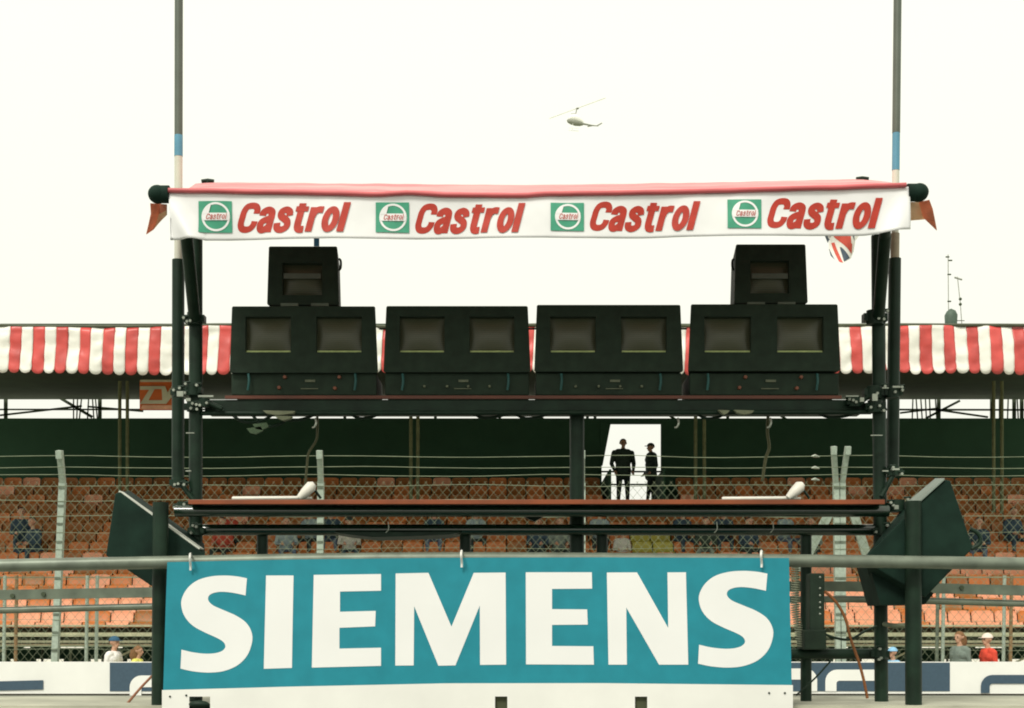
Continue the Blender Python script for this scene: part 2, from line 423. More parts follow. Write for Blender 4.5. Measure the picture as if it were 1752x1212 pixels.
for k in range(NR):
    D = rowD(k); ncol = int(14.2/.5)
    for c_ in range(-ncol, ncol+1):
        X = c_*.5+.12; sx = CX+X*F/D; sy = HY-(tread(k)+.58-EYE)*F/D
        if k >= 11 and AX0-.25 < X < AX1+.25: continue
        yel = (1078 < sx < 1150 and k in (6, 7))
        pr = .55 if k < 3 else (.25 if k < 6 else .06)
        ci = 3 if yel else (1 if random.random() < pr else (0 if random.random() < (.8 if k < 8 else .22) else 2))  # tone by row paints skylight and roof shade, mixed at random
        vis = -18 < sx < 1770 and not (sy > 950 and 290 < sx < 1345) and not (sy > 905 and 195 < sx < 345) and not (1500 < sx < 1650 and 860 < sy < 1010)
        vis = vis and not (sy > 861 and sy < 886 and 330 < sx < 1500)
        cand.append((k, X, sx, sy, ci, vis))
visl = sorted([c for c in cand if c[5]], key=lambda c: (c[0], c[2]))
indiv = visl[:300]; iset = set((c[0], c[1]) for c in indiv)
cnames = ['orange', 'skylit pink', 'shaded burnt orange', 'olive yellow']
cnt = {}
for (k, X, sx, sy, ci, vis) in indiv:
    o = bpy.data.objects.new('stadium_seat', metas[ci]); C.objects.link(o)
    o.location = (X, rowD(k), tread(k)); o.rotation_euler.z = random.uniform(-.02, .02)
    right = sx > 1000 and k < 6
    key = (k, right); 
    side = 'left' if not right else 'right'
    cnt[key] = cnt.get(key, 0)+1
    rw = ordw[k]
    if k < 6:
        lab = f"{cnames[ci]} plastic seat, {rw} row {'right' if right else 'left'} of the teal sign, {nth(cnt[key])} from left"
    else: lab = f"{cnames[ci]} plastic seat, {rw} row above the teal sign, {nth(cnt[key])} from left"
    tag(o, lab, 'seat', 'plastic seats in rows on the grandstand')
bm = bmesh.new(); srcs = [seat_bm()]
allv = []; allf = []; allm = []
src = srcs[0]; sv_ = [v.co.copy() for v in src.verts]; src.verts.index_update(); sf_ = [([v.index for v in f.verts], f.material_index) for f in src.faces]
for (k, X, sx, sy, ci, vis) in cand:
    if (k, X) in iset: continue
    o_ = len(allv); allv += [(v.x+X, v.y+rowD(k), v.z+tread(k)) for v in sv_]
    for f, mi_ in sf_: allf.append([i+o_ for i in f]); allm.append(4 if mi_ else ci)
me = bpy.data.meshes.new('stadium_seats'); me.from_pydata(allv, [], allf)
for m in sm_f+[sm_y, under]: me.materials.append(m)
me.polygons.foreach_set('material_index', allm); me.polygons.foreach_set('use_smooth', [True]*len(allf))
o = bpy.data.objects.new('stadium_seats', me); C.objects.link(o)
tag(o, 'mass of orange plastic seats filling the upper rows of the grandstand', 'seats', None, 'stuff')
# ================================================================ PEOPLE
skin = mat('skin', (.50, .28, .18), .6, 0, .1, 20); dark_hair = mat('dark_hair', (.05, .03, .02), .8, 0, .3, 60)
eye_m = mat('eye', (.03, .02, .02), .3)
def person(label, cols, pose, loc, rz, hair='short', haircol=None, group=None, cap=None, h=1.78, bulk=1.0):
    """pose: stand / sit ; prims (a, b, ra, rb, tag) in metres, person faces -Y"""
    shirt, trou, shoe = cols
    s = h/1.78; pr = []
    def cp(a, b, ra, rb, t):
        f = bulk if t == 's' else (1+(bulk-1)*.6 if t == 't' else 1)
        pr.append((np.array(a, float), np.array(b, float), ra*f, rb*f, t))
    sit = pose.startswith('sit')
    hip = .93 if not sit else .50
    yb = 0.0 if not sit else .06
    # trunk
    lean = .0 if not sit else -.10
    T = lambda x, y, z: (x, y+yb+lean*(z/.6), hip+z)
    cp(T(-.075, 0, .0), T(.075, 0, .0), .125, .125, 't'); cp(T(-.06, 0, .10), T(.06, 0, .10), .115, .115, 's')
    cp(T(-.07, 0, .22), T(.07, 0, .22), .118, .118, 's'); cp(T(-.10, 0, .36), T(.10, 0, .36), .12, .12, 's')
    cp(T(-.13, 0.01, .46), T(.13, 0.01, .46), .085, .085, 's'); cp(T(0, 0, .1), T(0, 0, .42), .12, .13, 's')
    cp(T(0, .01, .50), T(0, -.01, .60), .058, .052, 'k')
    hy = -.015
    hc = np.array(T(0, hy, .70))
    cp(hc+(0, .015, .035), hc+(0, -.005, .03), .088, .09, 'k'); cp(hc+(0, -.02, -.02), hc+(0, -.045, -.065), .068, .042, 'k')
    cp(hc+(0, -.088, .012), hc+(0, -.108, -.02), .010, .017, 'k')
    for sx in (-1, 1):
        cp(hc+(sx*.088, .01, -.005), hc+(sx*.09, .015, .02), .016, .02, 'k')
        cp(hc+(sx*.032, -.083, .02), hc+(sx*.034, -.084, .02), .010, .010, 'e')
    cp(hc+(-.02, -.085, -.045), hc+(.02, -.085, -.045), .009, .009, 'k')
    # arms
    if bulk > 1: cp(T(-.05, 0, -.10), T(.05, 0, -.10), .13, .13, 's')
    sh = [np.array(T(sx*.19*bulk, .01, .45)) for sx in (-1, 1)]
    for q, sx in enumerate((-1, 1)):
        if pose == 'stand_wide': el = sh[q]+(sx*.07, .03, -.28); wr = el+(-sx*.05, -.12, -.20)
        elif pose == 'stand_side': el = sh[q]+(sx*.04, .05, -.28); wr = el+(-sx*.0, -.16, -.18)
        elif pose == 'stand_point' and sx == -1: el = sh[q]+(-.06, -.2, .02); wr = el+(-.05, -.14, .2)
        elif sit: el = sh[q]+(sx*.06, -.06, -.27); wr = el+(-sx*.10, -.24, -.02)
        else: el = sh[q]+(sx*.05, .02, -.29); wr = el+(0, -.06, -.25)
        cp(sh[q], el, .062, .046, 's'); cp(el, wr, .045, .030, 's' if 'bare' not in pose else 'k')
        d = (wr-el)/np.linalg.norm(wr-el)
        lat = np.cross(d, (0, 1, .2)); lat /= np.linalg.norm(lat); nrm = np.cross(d, lat)
        palm = wr+d*.055; cp(wr, palm+d*.02, .026, .033, 'k')
        for fi, (off, ln_) in enumerate(((-.030, .062), (-.010, .074), (.010, .070), (.029, .056))):
            a = palm+d*.03+lat*off; m1 = a+d*ln_*.55+nrm*.006; e = m1+d*ln_*.4+nrm*.022
            cp(a, m1, .0105, .0095, 'k'); cp(m1, e, .0095, .008, 'k')
        tb = wr+d*.03+lat*(-.028*sx); cp(tb, tb+d*.05+lat*(-.03*sx), .013, .010, 'k')
    # legs
    for sx in (-1, 1):
        hp = np.array(T(sx*.095, 0, -.03))
        if sit: kn = hp+(sx*.06, -.42, .02); an = kn+(0, -.02, -.42)
        else:
            st = .0 if pose != 'stand_side' else sx*.08
            kn = hp+(sx*.02, -.02-st, -.42); an = kn+(sx*.015, .03-st, -.39)
        cp(hp, kn, .095, .062, 't'); cp(kn, an, .060, .042, 't')
        cp(an+(0, .02, -.05), an+(sx*.015, -.14, -.065), .045, .036, 'h')
    bmv = MB()
    for a, b_, ra, rb, t in pr:
        d = b_-a; Ld = np.linalg.norm(d); d = d/max(Ld, 1e-6)
        pts = []; rs = []
        for k in range(5): an_ = R(-85+85*k/4); pts.append(a+d*ra*math.sin(an_)); rs.append(ra*math.cos(an_))
        for k in range(5): an_ = R(85*k/4); pts.append(b_+d*rb*math.sin(an_)); rs.append(rb*math.cos(an_))
        bmv.tube([tuple(p) for p in pts], rs, skin, 12)
    tmp = bmv.build('tmp'); 
    md = tmp.modifiers.new('r', 'REMESH'); md.mode = 'VOXEL'; md.voxel_size = .0105; md.use_smooth_shade = True
    m2 = tmp.modifiers.new('s', 'SMOOTH'); m2.iterations = 2; m2.factor = .5
    dg = bpy.context.evaluated_depsgraph_get(); me = bpy.data.meshes.new_from_object(tmp.evaluated_get(dg))
    bpy.data.objects.remove(tmp)
    nv = len(me.vertices); co = np.zeros(nv*3); me.vertices.foreach_get('co', co); co = co.reshape(-1, 3)
    npol = len(me.polygons); cen = np.zeros(npol*3); me.polygons.foreach_get('center', cen); cen = cen.reshape(-1, 3)
    best = np.full(npol, 1e9); bi = np.zeros(npol, int); tags = ['s', 't', 'k', 'h', 'e']
    for a, b_, ra, rb, t in pr:
        ab = b_-a; tt = np.clip(((cen-a)@ab)/max(ab@ab, 1e-9), 0, 1)
        dd = np.linalg.norm(cen-(a+tt[:, None]*ab), axis=1)-(ra+(rb-ra)*tt)
        if t == 'e': dd -= .003
        w_ = dd < best; best[w_] = dd[w_]; bi[w_] = tags.index(t)
    # cloth folds
    for i in range(nv):
        p = co[i]; q = noise.noise(Vector((p[0]*9, p[1]*9, p[2]*7+loc[0]*3)))
        if p[2] < hc[2]-.16: co[i, 0] += q*.008; co[i, 1] += q*.010
    co *= s; me.vertices.foreach_set('co', co.reshape(-1))
    me.materials.clear()
    for m in (shirt, trou, skin, shoe, eye_m): me.materials.append(m)
    me.polygons.foreach_set('material_index', bi.tolist()); me.update()
    o = bpy.data.objects.new('person', me); C.objects.link(o); o.location = loc; o.rotation_euler.z = rz
    WORLD[o.name] = Vector((0, 0, 0)); tag(o, label, 'person', group)
    hcs = hc*s
    b = MB(); hm = haircol or dark_hair
    # hair shell: upper / back of the skull
    vs = []; fs = []; nu, nv_ = 18, 8; low = {'short': 100, 'long': 128}[hair]
    for i in range(nv_+1):
        for j in range(nu):
            az = 2*math.pi*j/nu; fr = .5-.5*math.sin(az)   # 1 at the front (-Y)
            th = R((low-(58 if hair == 'short' else 70)*fr)*i/nv_)
            r = .108+.006*noise.noise(Vector((az*3, i, 2)))
            vs.append((hcs[0]+r*s*.9*math.sin(th)*math.cos(az), hcs[1]+.008+r*s*1.02*math.sin(th)*math.sin(az), hcs[2]+.028*s+r*s*.98*math.cos(th)))
    for i in range(nv_):
        for j in range(nu): fs.append((i*nu+j, (i+1)*nu+j, (i+1)*nu+(j+1) % nu, i*nu+(j+1) % nu))
    b.add(vs, fs, hm, True); hobj = b.build('hair', o); hobj.location = (0, 0, 0)
    if hair == 'long':
        b = MB(); b.tube([hcs+(0, .06, .02), hcs+(0, .085, -.08), hcs+(0, .09, -.17)], [.085, .085, .05], hm, 12); b.build('hair_length', o)
    if cap:
        b = MB(); vs = []; fs = []
        for i in range(7):
            for j in range(18):
                az = 2*math.pi*j/18; th = R(88*i/6); r = .116*s
                vs.append((hcs[0]+r*.92*math.sin(th)*math.cos(az), hcs[1]+.004+r*math.sin(th)*math.sin(az), hcs[2]+.042*s+r*.9*math.cos(th)))
        for i in range(6):
            for j in range(18): fs.append((i*18+j, (i+1)*18+j, (i+1)*18+(j+1) % 18, i*18+(j+1) % 18))
        b.add(vs, fs, cap, True)
        pp = [(hcs[0]-.075*s, hcs[1]-.08*s), (hcs[0]+.075*s, hcs[1]-.08*s), (hcs[0]+.055*s, hcs[1]-.165*s), (hcs[0], hcs[1]-.185*s), (hcs[0]-.055*s, hcs[1]-.165*s)]
        z = hcs[2]+.045*s
        b.add([(x, y, z) for x, y in pp]+[(x, y, z+.008) for x, y in pp], [(4, 3, 2, 1, 0), (5, 6, 7, 8, 9)]+[(i, (i+1) % 5, (i+1) % 5+5, i+5) for i in range(5)], cap)
        b.build('cap', o)
    return o
def cl(name, c): return mat(name, c, .85, 0, .12, 12)
dgr = cl('dark_green_cloth', (.028, .05, .034)); dtr = cl('dark_trousers', (.025, .04, .035)); shoe = cl('shoe', (.03, .03, .03))
nb = cl('navy_cloth', (.03, .06, .085)); wh = cl('white_shirt', (.80, .78, .74)); yl_ = cl('yellow_top', (.70, .68, .15)); rd = cl('red_jacket', (.62, .06, .03))
gy = cl('grey_jacket', (.16, .20, .17)); lb = cl('pale_blue_top', (.26, .34, .35)); wh2 = cl('off_white_top', (.50, .50, .44)); rd2 = cl('dull_red_jacket', (.42, .06, .03)); sky_b = cl('sky_blue_top', (.25, .50, .72)); jeans = cl('jeans', (.10, .14, .20))
brown_h = mat('brown_hair', (.20, .10, .04), .8, 0, .3, 50); cp_w = cl('white_cap', (.80, .68, .60)); cp_b = cl('blue_cap', (.03, .10, .17)); cp_d = cl('dark_cap', (.03, .04, .03))
# two standing in the doorway
person('person with dark jacket and broad shoulders standing in the bright doorway', (dgr, dtr, shoe), 'stand_wide', (xx(1066, 39.2), 39.2, 5.06), R(12), h=1.84, bulk=1.26)
person('person in cap standing sideways at the right of the bright doorway', (dgr, dtr, shoe), 'stand_side', (xx(1114, 39.1), 39.1, 5.06), R(-78), h=1.70, cap=cp_d, bulk=1.3)
# by the barrier wall
gr_ = 'spectators behind the barrier wall'
def stand(px_, y_head, D, *a, **k):
    h = k.get('h', 1.75); z = zz(y_head, D)-h*1.005
    return person(*a, loc=(xx(px_, D), D, z), **k)
stand(195, 1087, 25.7, 'person in dark blue cap and white shirt behind the wall, left of the teal sign', (wh, jeans, shoe), 'stand', rz=R(70), cap=cp_b, group=gr_, h=1.6)
stand(236, 1103, 25.7, 'person with brown hair and yellow top beside the post, looking right', (yl_, jeans, shoe), 'stand', rz=R(80), haircol=brown_h, hair='long', group=gr_, h=1.42)
stand(1642, 1078, 25.8, 'person with brown hair and grey jacket behind the wall at right', (gy, jeans, shoe), 'stand', rz=R(-60), haircol=brown_h, hair='long', group=gr_, h=1.62)
stand(1690, 1082, 25.7, 'person in bright red jacket and white cap behind the wall', (rd, jeans, shoe), 'stand', rz=R(-75), cap=cp_w, group=gr_, h=1.6)
stand(1528, 1106, 25.7, 'person in sky blue top half hidden behind the gantry post', (sky_b, jeans, shoe), 'stand', rz=R(-60), cap=sky_b, group=gr_, h=1.4)
gr2 = 'spectators seated in the grandstand'
def seated(sx, k, lab, shirt, rz=0, hair='short', hc_=None, cap=None, trou=jeans, h=1.72):
    D = rowD(k); X = round((xx(sx, D)-.12)/.5)*.5+.12
    return person(lab, (shirt, trou, shoe), 'sit', (X, D, tread(k)), rz, hair=hair, haircol=hc_, group=gr2, cap=cap, h=h)
seated(30, 7, 'person in navy jacket seated at the far left of the grandstand', nb, R(20), trou=nb)
seated(52, 6, 'person in dark clothes leaning beside the far left navy spectator', nb, R(-30), trou=nb)
seated(372, 6, 'person in red jacket seated just right of the left black case', rd2, R(-10), trou=dtr)
seated(395, 7, 'person in red jacket seated beside another red jacket', rd2, R(20), trou=dtr)
seated(500, 6, 'person in pale blue top seated left of the second fence post', lb, R(15))
seated(520, 7, 'person in pale blue shirt one row above the pale blue top', lb, R(-20), trou=dtr)
seated(588, 6, 'person in white patterned top and dark cap right of the second fence post', wh2, R(10), trou=nb, cap=cp_d)
seated(566, 7, 'person in dark jacket above the white patterned top', nb, R(0))
seated(755, 7, 'person in navy jacket seated near the middle short post', nb, R(0))
seated(808, 7, 'person in pale grey shirt right of the middle short post', lb, R(10), trou=dtr)
seated(905, 6, 'person in dark navy coat seated left of the centre post', nb, R(-10), trou=dtr)
seated(948, 6, 'person in dark coat next to the centre post', gy, R(10), trou=dtr)
seated(1013, 7, 'person in pale shirt between centre post and short post', lb, R(0), trou=dtr)
seated(1075, 6, 'child in white shirt seated left of the olive yellow seats', wh2, R(0), h=1.35)
seated(1165, 7, 'person in dark navy coat right of the olive yellow seats', nb, R(20), trou=nb)
seated(1200, 6, 'person in dark green jacket with light collar right of the yellow seats', dgr, R(-10), trou=gy)
seated(1245, 7, 'person in dark navy anorak beneath the desk lamp', nb, R(0), trou=nb)
seated(1262, 6, 'person in dark blue anorak in front of the navy anorak', nb, R(20), trou=dtr)
seated(1345, 7, 'person in pale blue jacket left of the right short post', lb, R(30))
seated(1395, 6, 'person in grey top right of the right short post', gy, R(-20), trou=dtr)
seated(1692, 6, 'person in navy top seated right of the right black case', nb, R(-20), trou=jeans)
seated(1736, 7, 'person in dark blue jacket at the far right of the grandstand', nb, R(10), trou=nb)
# ================================================================ FLAG, AERIALS, HELICOPTER
D = 46.0
fl = thing('union_flag', P(1492, 640, D), 'red, white and blue union flag drooping from a pole beneath the awning', 'flag')
b = MB(); b.tube([P(1494, 690, D), P(1492, 365, D)], [.04, .02], steel_d, 8); b.ball(P(1492, 364, D), .04, steel_d); b.build('flag_pole', fl)
b = MB(); fb = mat('flag_navy', (.06, .09, .12), .7, 0, .1, 4); fr_ = mat('flag_red', (.62, .09, .06), .7, 0, .1, 4); fw = mat('flag_white', (.82, .80, .74), .7, 0, .04, 4)
def fp(x, y, lift=0):
    # droops away from the pole in soft folds
    p = P(x, y, D); r_ = .16*math.sin(x*.11+y*.02)+.10*math.sin((x-y)*.07)
    return (p.x, D+.1+r_-lift, p.z)
def fpatch(poly, m, lift, n=8):
    a, c, d, e = [Vector(q) for q in poly]; vs = []
    for i in range(n+1):
        for j in range(n+1):
            q = a.lerp(c, i/n).lerp(e.lerp(d, i/n), j/n); vs.append(fp(q.x, q.y, lift))
    b.add(vs, [(i*(n+1)+j, (i+1)*(n+1)+j, (i+1)*(n+1)+j+1, i*(n+1)+j+1) for i in range(n) for j in range(n)], m, True)
fpatch([(1402, 382), (1492, 372), (1464, 412), (1424, 408)], fw, 0)
fpatch([(1422, 408), (1463, 408), (1461, 430), (1422, 424)], fw, .0)
fpatch([(1421, 424), (1461, 430), (1457, 441), (1440, 452)], fw, .0)
fpatch([(1404, 385), (1425, 392), (1424, 403), (1420, 411.5)], fb, .012)
fpatch([(1420, 386), (1452, 392), (1457, 434), (1430, 402)], fr_, .012)
fpatch([(1445, 403.5), (1457, 420), (1457.5, 434), (1452, 424)], fr_, .02)
fpatch([(1426, 411), (1431, 411), (1442, 450), (1436, 448)], fr_, .012)
fpatch([(1438.5, 421), (1440.5, 421.5), (1455, 441), (1444, 448)], fb, .012)
fpatch([(1455, 398), (1459, 402), (1461, 414), (1457.5, 408)], fb, .012)
fpatch([(1422, 420), (1424, 424), (1430, 443), (1424, 434)], fb, .012)
fo = b.build('cloth', fl)
D = 41.0
gm = mat('aerial_steel', (.30, .31, .26), .6, .1, .2, 6)
am = thing('aerial_mast', P(1623, 556, D), 'thin radio aerial with small cross arms rising above the grandstand roof', 'aerial', 'aerials on the grandstand roof')
b = MB(); b.tube([P(1623, 562, D), P(1622, 436, D)], .012, gm, 6); b.build('mast', am)
for y, dx in ((440, -2), (446, 3), (470, 1), (516, 1)):
    b = MB(); b.tube([P(1620+dx, y, D), P(1626+dx, y, D)], .022, dk, 6); b.build('cross_arm', am)
am2 = thing('aerial_mast', P(1643, 556, D), 'leaning thin aerial with two dark fittings, rightmost above the striped awning', 'aerial', 'aerials on the grandstand roof')
b = MB(); b.tube([P(1646, 562, D), P(1643, 520, D), P(1638, 474, D)], .012, gm, 6); b.tube([P(1636, 549, D), P(1650, 549, D)], .012, dk, 6); b.build('mast', am2)
b = MB(); b.tube([P(1633, 475, D), P(1646, 479, D)], .025, gm, 6); b.build('cross_arm', am2)
for y in (512, 521): b = MB(); b.ball(P(1643, y, D), .045, dk); b.build('fitting', am2)
hd = thing('camera_housing', P(1627, 557, D), 'dark rounded housing on the grandstand roof below the thin aerial', 'camera')
b = MB(); b.tube([P(1627, 556, D), P(1627, 540, D), P(1627, 533, D), P(1626, 529, D)], [.17, .185, .13, .03], mat('housing', (.07, .11, .08), .6, 0, .2, 6), 14); b.build('hood', hd)
b = MB(); b.tube([P(1627, 562, D), P(1627, 555, D)], .05, dk, 8); b.box(P(1618, 558, D)-Vector((0, .1, 0)), P(1637, 555, D)+Vector((0, .1, 0)), dk); b.build('mount', hd)
# helicopter
D = 400.0; hc0 = P(985, 210, D)
he = thing('helicopter', hc0, 'small helicopter, pale on top with shaded grey underside, flying above the awning', 'helicopter')
hw = mat('heli_white', (.85, .85, .80), .4, 0, .03, 1); hg = mat('heli_grey', (.25, .26, .21), .5, 0, .1, 1); hr = mat('heli_red', (.60, .22, .18), .5)  # white top and grey underside put haze and shade into the colour
def H(x, y, dy=0): p = P(x, y, D); return (p.x, p.y+dy, p.z)
b = MB(); b.tube([H(970, 206), H(972, 207), H(977, 208), H(985, 210), H(993, 212), H(998, 213)], [.15, .55, .85, .95, .7, .3], hg, 14); b.build('belly', he)
b = MB(); b.tube([H(973, 204), H(978, 202), H(984, 202.5), H(992, 206), H(998, 210)], [.3, .95, 1.15, .9, .3], hw, 14)
b.tube([H(980, 197), H(985, 197.5), H(990, 199)], [.2, .4, .2], hr, 10); b.build('cabin', he)
b = MB(); b.tube([H(996, 212), H(1012, 215), H(1024, 216)], [.3, .2, .12], hg, 10); b.build('tail_boom', he)
b = MB(); b.bar(H(1021, 216), H(1030, 211), .35, .1, hg); b.bar(H(1005, 217), H(1013, 215.5), .3, .1, hg); b.build('tail_fin', he)
b = MB(); b.tube([H(984, 200), H(987, 186)], .14, hg, 8); b.ball(H(988, 186), .45, hg, (1, 1, .5)); b.tube([H(977, 196.5), H(984, 196)], .28, hg, 8); b.build('rotor_mast', he)
hb = mat('heli_blade', (.86, .86, .78), .6, 0, .05, 1)
for e in ((1036, 168), (940, 203)):
    b = MB(); b.bar(H(988, 185.5), H(*e), .09, .4, hb); b.build('rotor_blade', he)
for y_ in (-1, 1):
    b = MB(); b.tube([H(973, 221, y_), H(990, 222.5, y_)], .06, hw, 6); b.tube([H(980, 213, y_*.6), H(979, 221.5, y_)], .05, hw, 6); b.build('skid', he)
# ================================================================ PIT WALL GANTRY
G = 7.8
ga = thing('pit_wall_gantry', (0, G, 1.13), 'black tubular timing gantry with red edged desk standing on the pit wall', 'gantry')
def part(name, f, bevel=0):
    b = MB(); f(b); return b.build(name, ga, bevel=bevel)
def post(xt, yt, xb, yb, wpx, D=G, z0=None, m=blk):
    a = P(xb, yb, D); a.z = 1.13 if z0 is None else z0; t = P(xt, yt, D)
    b = MB(); b.tube([a, t], px(wpx/2, D), m, 20); return b.build('post', ga)
post(335, 408, 335, 1195, 23); post(1502, 404, 1508, 1195, 23)
post(275, 860, 273, 1203, 27, G-.375); post(1562, 858, 1563, 1203, 28, G-.375)
post(987, 708, 987, 1195, 25, G+.1)
for x in (449, 796, 1030, 1379): post(x, 912, x, 1195, 19, G+.05)
def tubeh(name, x0, y0, x1, y1, t, D, m=blk):
    b = MB(); b.tube([P(x0, y0, D), P(x1, y1, D)], px(t/2, D), m, 20); return b.build(name, ga)
for (xa, xb, ya, yb) in ((333, 319, 545, 404), (1503, 1514, 545, 404)):
    b = MB(); b.tube([P(xa, ya, G-.06), P((xa+xb)/2, (ya+yb)/2, G-.3), P(xb, yb, G-.5)], px(10, G), blk, 16)
    b.tube([P(xb, yb, G-.5), P(xb, 335, 6.98)], .03, blk, 12); b.build('canopy_arm', ga)
# shelves
b = MB(); b.box(P(350, 705, G), P(1480, 684, G)+Vector((0, .18, 0)), blk); b.build('monitor_shelf', ga, bevel=.006)
b = MB(); b.pbox(385, 682.5, 1440, 677, G-.012, .02, mat('dull_red_edge', (.12, .03, .012), .5, 0, .3, 3)); b.build('shelf_edging', ga)
tubeh('beam', 345, 707.5, 1490, 705.5, 8, G-.02)
b = MB(); b.box(P(322, 862, G-.3), P(1512, 856.5, G-.3)+Vector((0, .62, 0)), blk); b.build('desk_top', ga, bevel=.003)
b = MB(); b.pbox(322, 863, 1514, 855, G-.32, .018, red_edge); b.build('desk_edging', ga, bevel=.002)
gls = mat('black_gloss', (.010, .027, .015), .16, 0, .15, 9, spec=.9)
b = MB(); b.tube([P(300, 875, G-.2), P(1520, 875, G-.2)], px(9.5, G), gls, 48); b.build('beam', ga)
b = MB(); b.tube([P(345, 907, G), P(1500, 907, G)], px(9.5, G), gls, 48); b.build('beam', ga)
tubeh('beam', 262, 1119, 1512, 1119, 18, G)
# under desk tray
b = MB(); b.prism([(P(x, y, G).x, P(x, y, G).z) for x, y in ((575, 913), (790, 913), (770, 917), (705, 920), (640, 921.5), (600, 917))], G-.1, G+.2, blk); b.build('under_tray', ga)
b = MB(); b.prism([(P(x, y, G).x, P(x, y, G).z) for x, y in ((893, 884), (932, 884), (922, 890), (914, 894), (904, 890))], G-.08, G-.02, blk); b.build('gusset', ga)
# clamps
def clamp(x, y, s=1.0, D=G-.04, bits=3):
    b = MB(); c = P(x, y, D); r = px(13*s, D)
    b.tube([c-Vector((0, 0, r*.8)), c+Vector((0, 0, r*.8))], r, blk, 12)
    b.box(c+Vector((-r*1.35, -.02, -r*.45)), c+Vector((r*1.35, .04, r*.45)), blk)
    for k in range(bits):
        q = c+Vector((random.uniform(-1.3, 1.3)*r, -r*.9-.004, random.uniform(-.8, .8)*r))
        b.tube([q, q-Vector((0, .02, 0))], .008, bolt, 6)
        b.tube([q+Vector((-.015, .01, .012)), q+Vector((.02, .01, .014))], .006, blk, 6)
    return b.build('clamp', ga)
random.seed(4)
for c_ in ((333, 546, 1.0), (1497, 544, 1.15), (330, 668, .9), (305, 672, .7), (330, 696, .8), (1495, 672, 1.0), (1527, 672, .9), (1497, 696, 1), (1462, 688, .8), (305, 826, .8), (1528, 806, .8), (312, 866, .7), (1535, 866, 1.0), (1508, 908, .8), (336, 908, .8), (1505, 1119, .9), (350, 690, .7)):
    clamp(*c_)
for (xa, ya, xb, yb) in ((308, 826, 331, 856), (1470, 690, 1500, 668), (345, 684, 380, 700), (1532, 806, 1508, 850)):
    b = MB(); b.tube([P(xa, ya, G-.05), P(xb, yb, G-.05)], .014, blk, 8); b.build('strut', ga)
# fittings: bright plates and nuts
for (x, y, w_, h_) in ((322, 684, 8, 5), (308, 674, 11, 9), (352, 678, 26, 3), (1458, 678, 22, 2), (1497, 680, 9, 12), (1475, 684, 7, 7), (1515, 664, 11, 2), (1534, 662, 13, 3), (1500, 745, 20, 1.5), (1515, 806, 10, 2), (1533, 803, 12, 3), (325, 741, 14, 1.5), (322, 806, 9, 2), (318, 868, 8, 2), (1480, 868, 12, 2), (1534, 868, 7, 7), (1557, 1064, 14, 1.5)):
    b = MB(); b.pbox(x-w_/2, y+h_/2, x+w_/2, y-h_/2, G-.13, .012, bolt); b.build('bright_fitting', ga)
# dangling cable hooks beneath
b = MB()
for (x, y) in ((1160, 716), (1318, 716), (540, 716)):
    b.tube(smooth([P(x, y, G-.02), P(x+1, y+8, G-.04), P(x-2, y+15, G-.04), P(x-6, y+16, G-.04)], 4), .006, bolt, 6)
b.build('cable_hook', ga)
# stowed papers / covers on the shelf underside
b = MB(); dm = mat('dusty_cover', (.20, .22, .14), .8, 0, .3, 12)
for (x0, x1, y) in ((450, 505, 707), (470, 500, 716), (1228, 1248, 706), (1255, 1290, 706)):
    b.prism([(P(x, yy, G-.06).x, P(x, yy, G-.06).z) for x, yy in ((x0, y-4), (x1, y-3), (x1-3, y+1), ((x0+x1)/2, y+4), (x0+6, y+1))], G-.07, G-.03, dm)
b.build('cable_wrap', ga)
random.seed(21)
for (x0, x1, ya, yb) in ((395, 470, 712, 722), (430, 500, 712, 728), (470, 540, 713, 719), (1395, 1470, 708, 714), (1190, 1245, 709, 716), (880, 940, 711, 716), (600, 650, 712, 716), (810, 870, 712, 715)):
    b = MB(); b.tube(smooth([P(x0, ya-3, G+.03), P(x0*.7+x1*.3, yb, G+.02), P(x0*.3+x1*.7, yb-2, G+.03), P(x1, ya-4, G+.03)], 5), .008, blk, 8); b.build('slung_cable', ga)
for (x, y) in ((447, 731), (437, 738)):
    b = MB(); b.prism([(P(xq, yq, G+.02).x, P(xq, yq, G+.02).z) for xq, yq in ((x-14, y-4), (x+10, y-7), (x+14, y), (x+2, y+6), (x-8, y+4))], G, G+.02, mat('dim_cover', (.06, .10, .05), .8, 0, .3, 12)); b.build('dangling_cover', ga)
b = MB(); b.tube(smooth([P(1513, 1068, G-.06), P(1530, 1071, G-.2), P(1550, 1070, G-.36)], 4), px(4, G), mat('strap_grey', (.17, .20, .13), .8), 10); b.build('strap', ga)
# ================================================================ MONITORS
scr_m = mat('screen_glass', (.085, .078, .058), .22, 0, .2, 5, spec=.7)
def scanline_mat():
    m = mat('screen_lines', (.085, .08, .06), .35, 0, .1, 5); n = m.node_tree; bs = n.nodes['Principled BSDF']
    wv_ = n.nodes.new('ShaderNodeTexWave'); wv_.bands_direction = 'Z'; wv_.inputs['Scale'].default_value = 28; wv_.inputs['Distortion'].default_value = 1.5
    t = n.nodes.new('ShaderNodeTexCoord'); n.links.new(t.outputs['Object'], wv_.inputs[0])
    r = n.nodes.new('ShaderNodeValToRGB'); r.color_ramp.elements[0].color = (.058, .068, .038, 1); r.color_ramp.elements[1].color = (.088, .090, .052, 1)
    n.links.new(wv_.outputs['Fac'], r.inputs[0]); n.links.new(r.outputs[0], bs.inputs['Base Color']); return m
scr_m = scanline_mat()
lit_ledge = mat('lit_ledge_green', (.42, .52, .20), .6, 0, .2, 30); inner = mat('hood_inside', (.022, .042, .024), .8, 0, .1, 8)  # pale green puts the light caught by the lower lip into colour
strip = mat('grey_screen_strip', (.10, .125, .10), .4, 0, .2, 6)
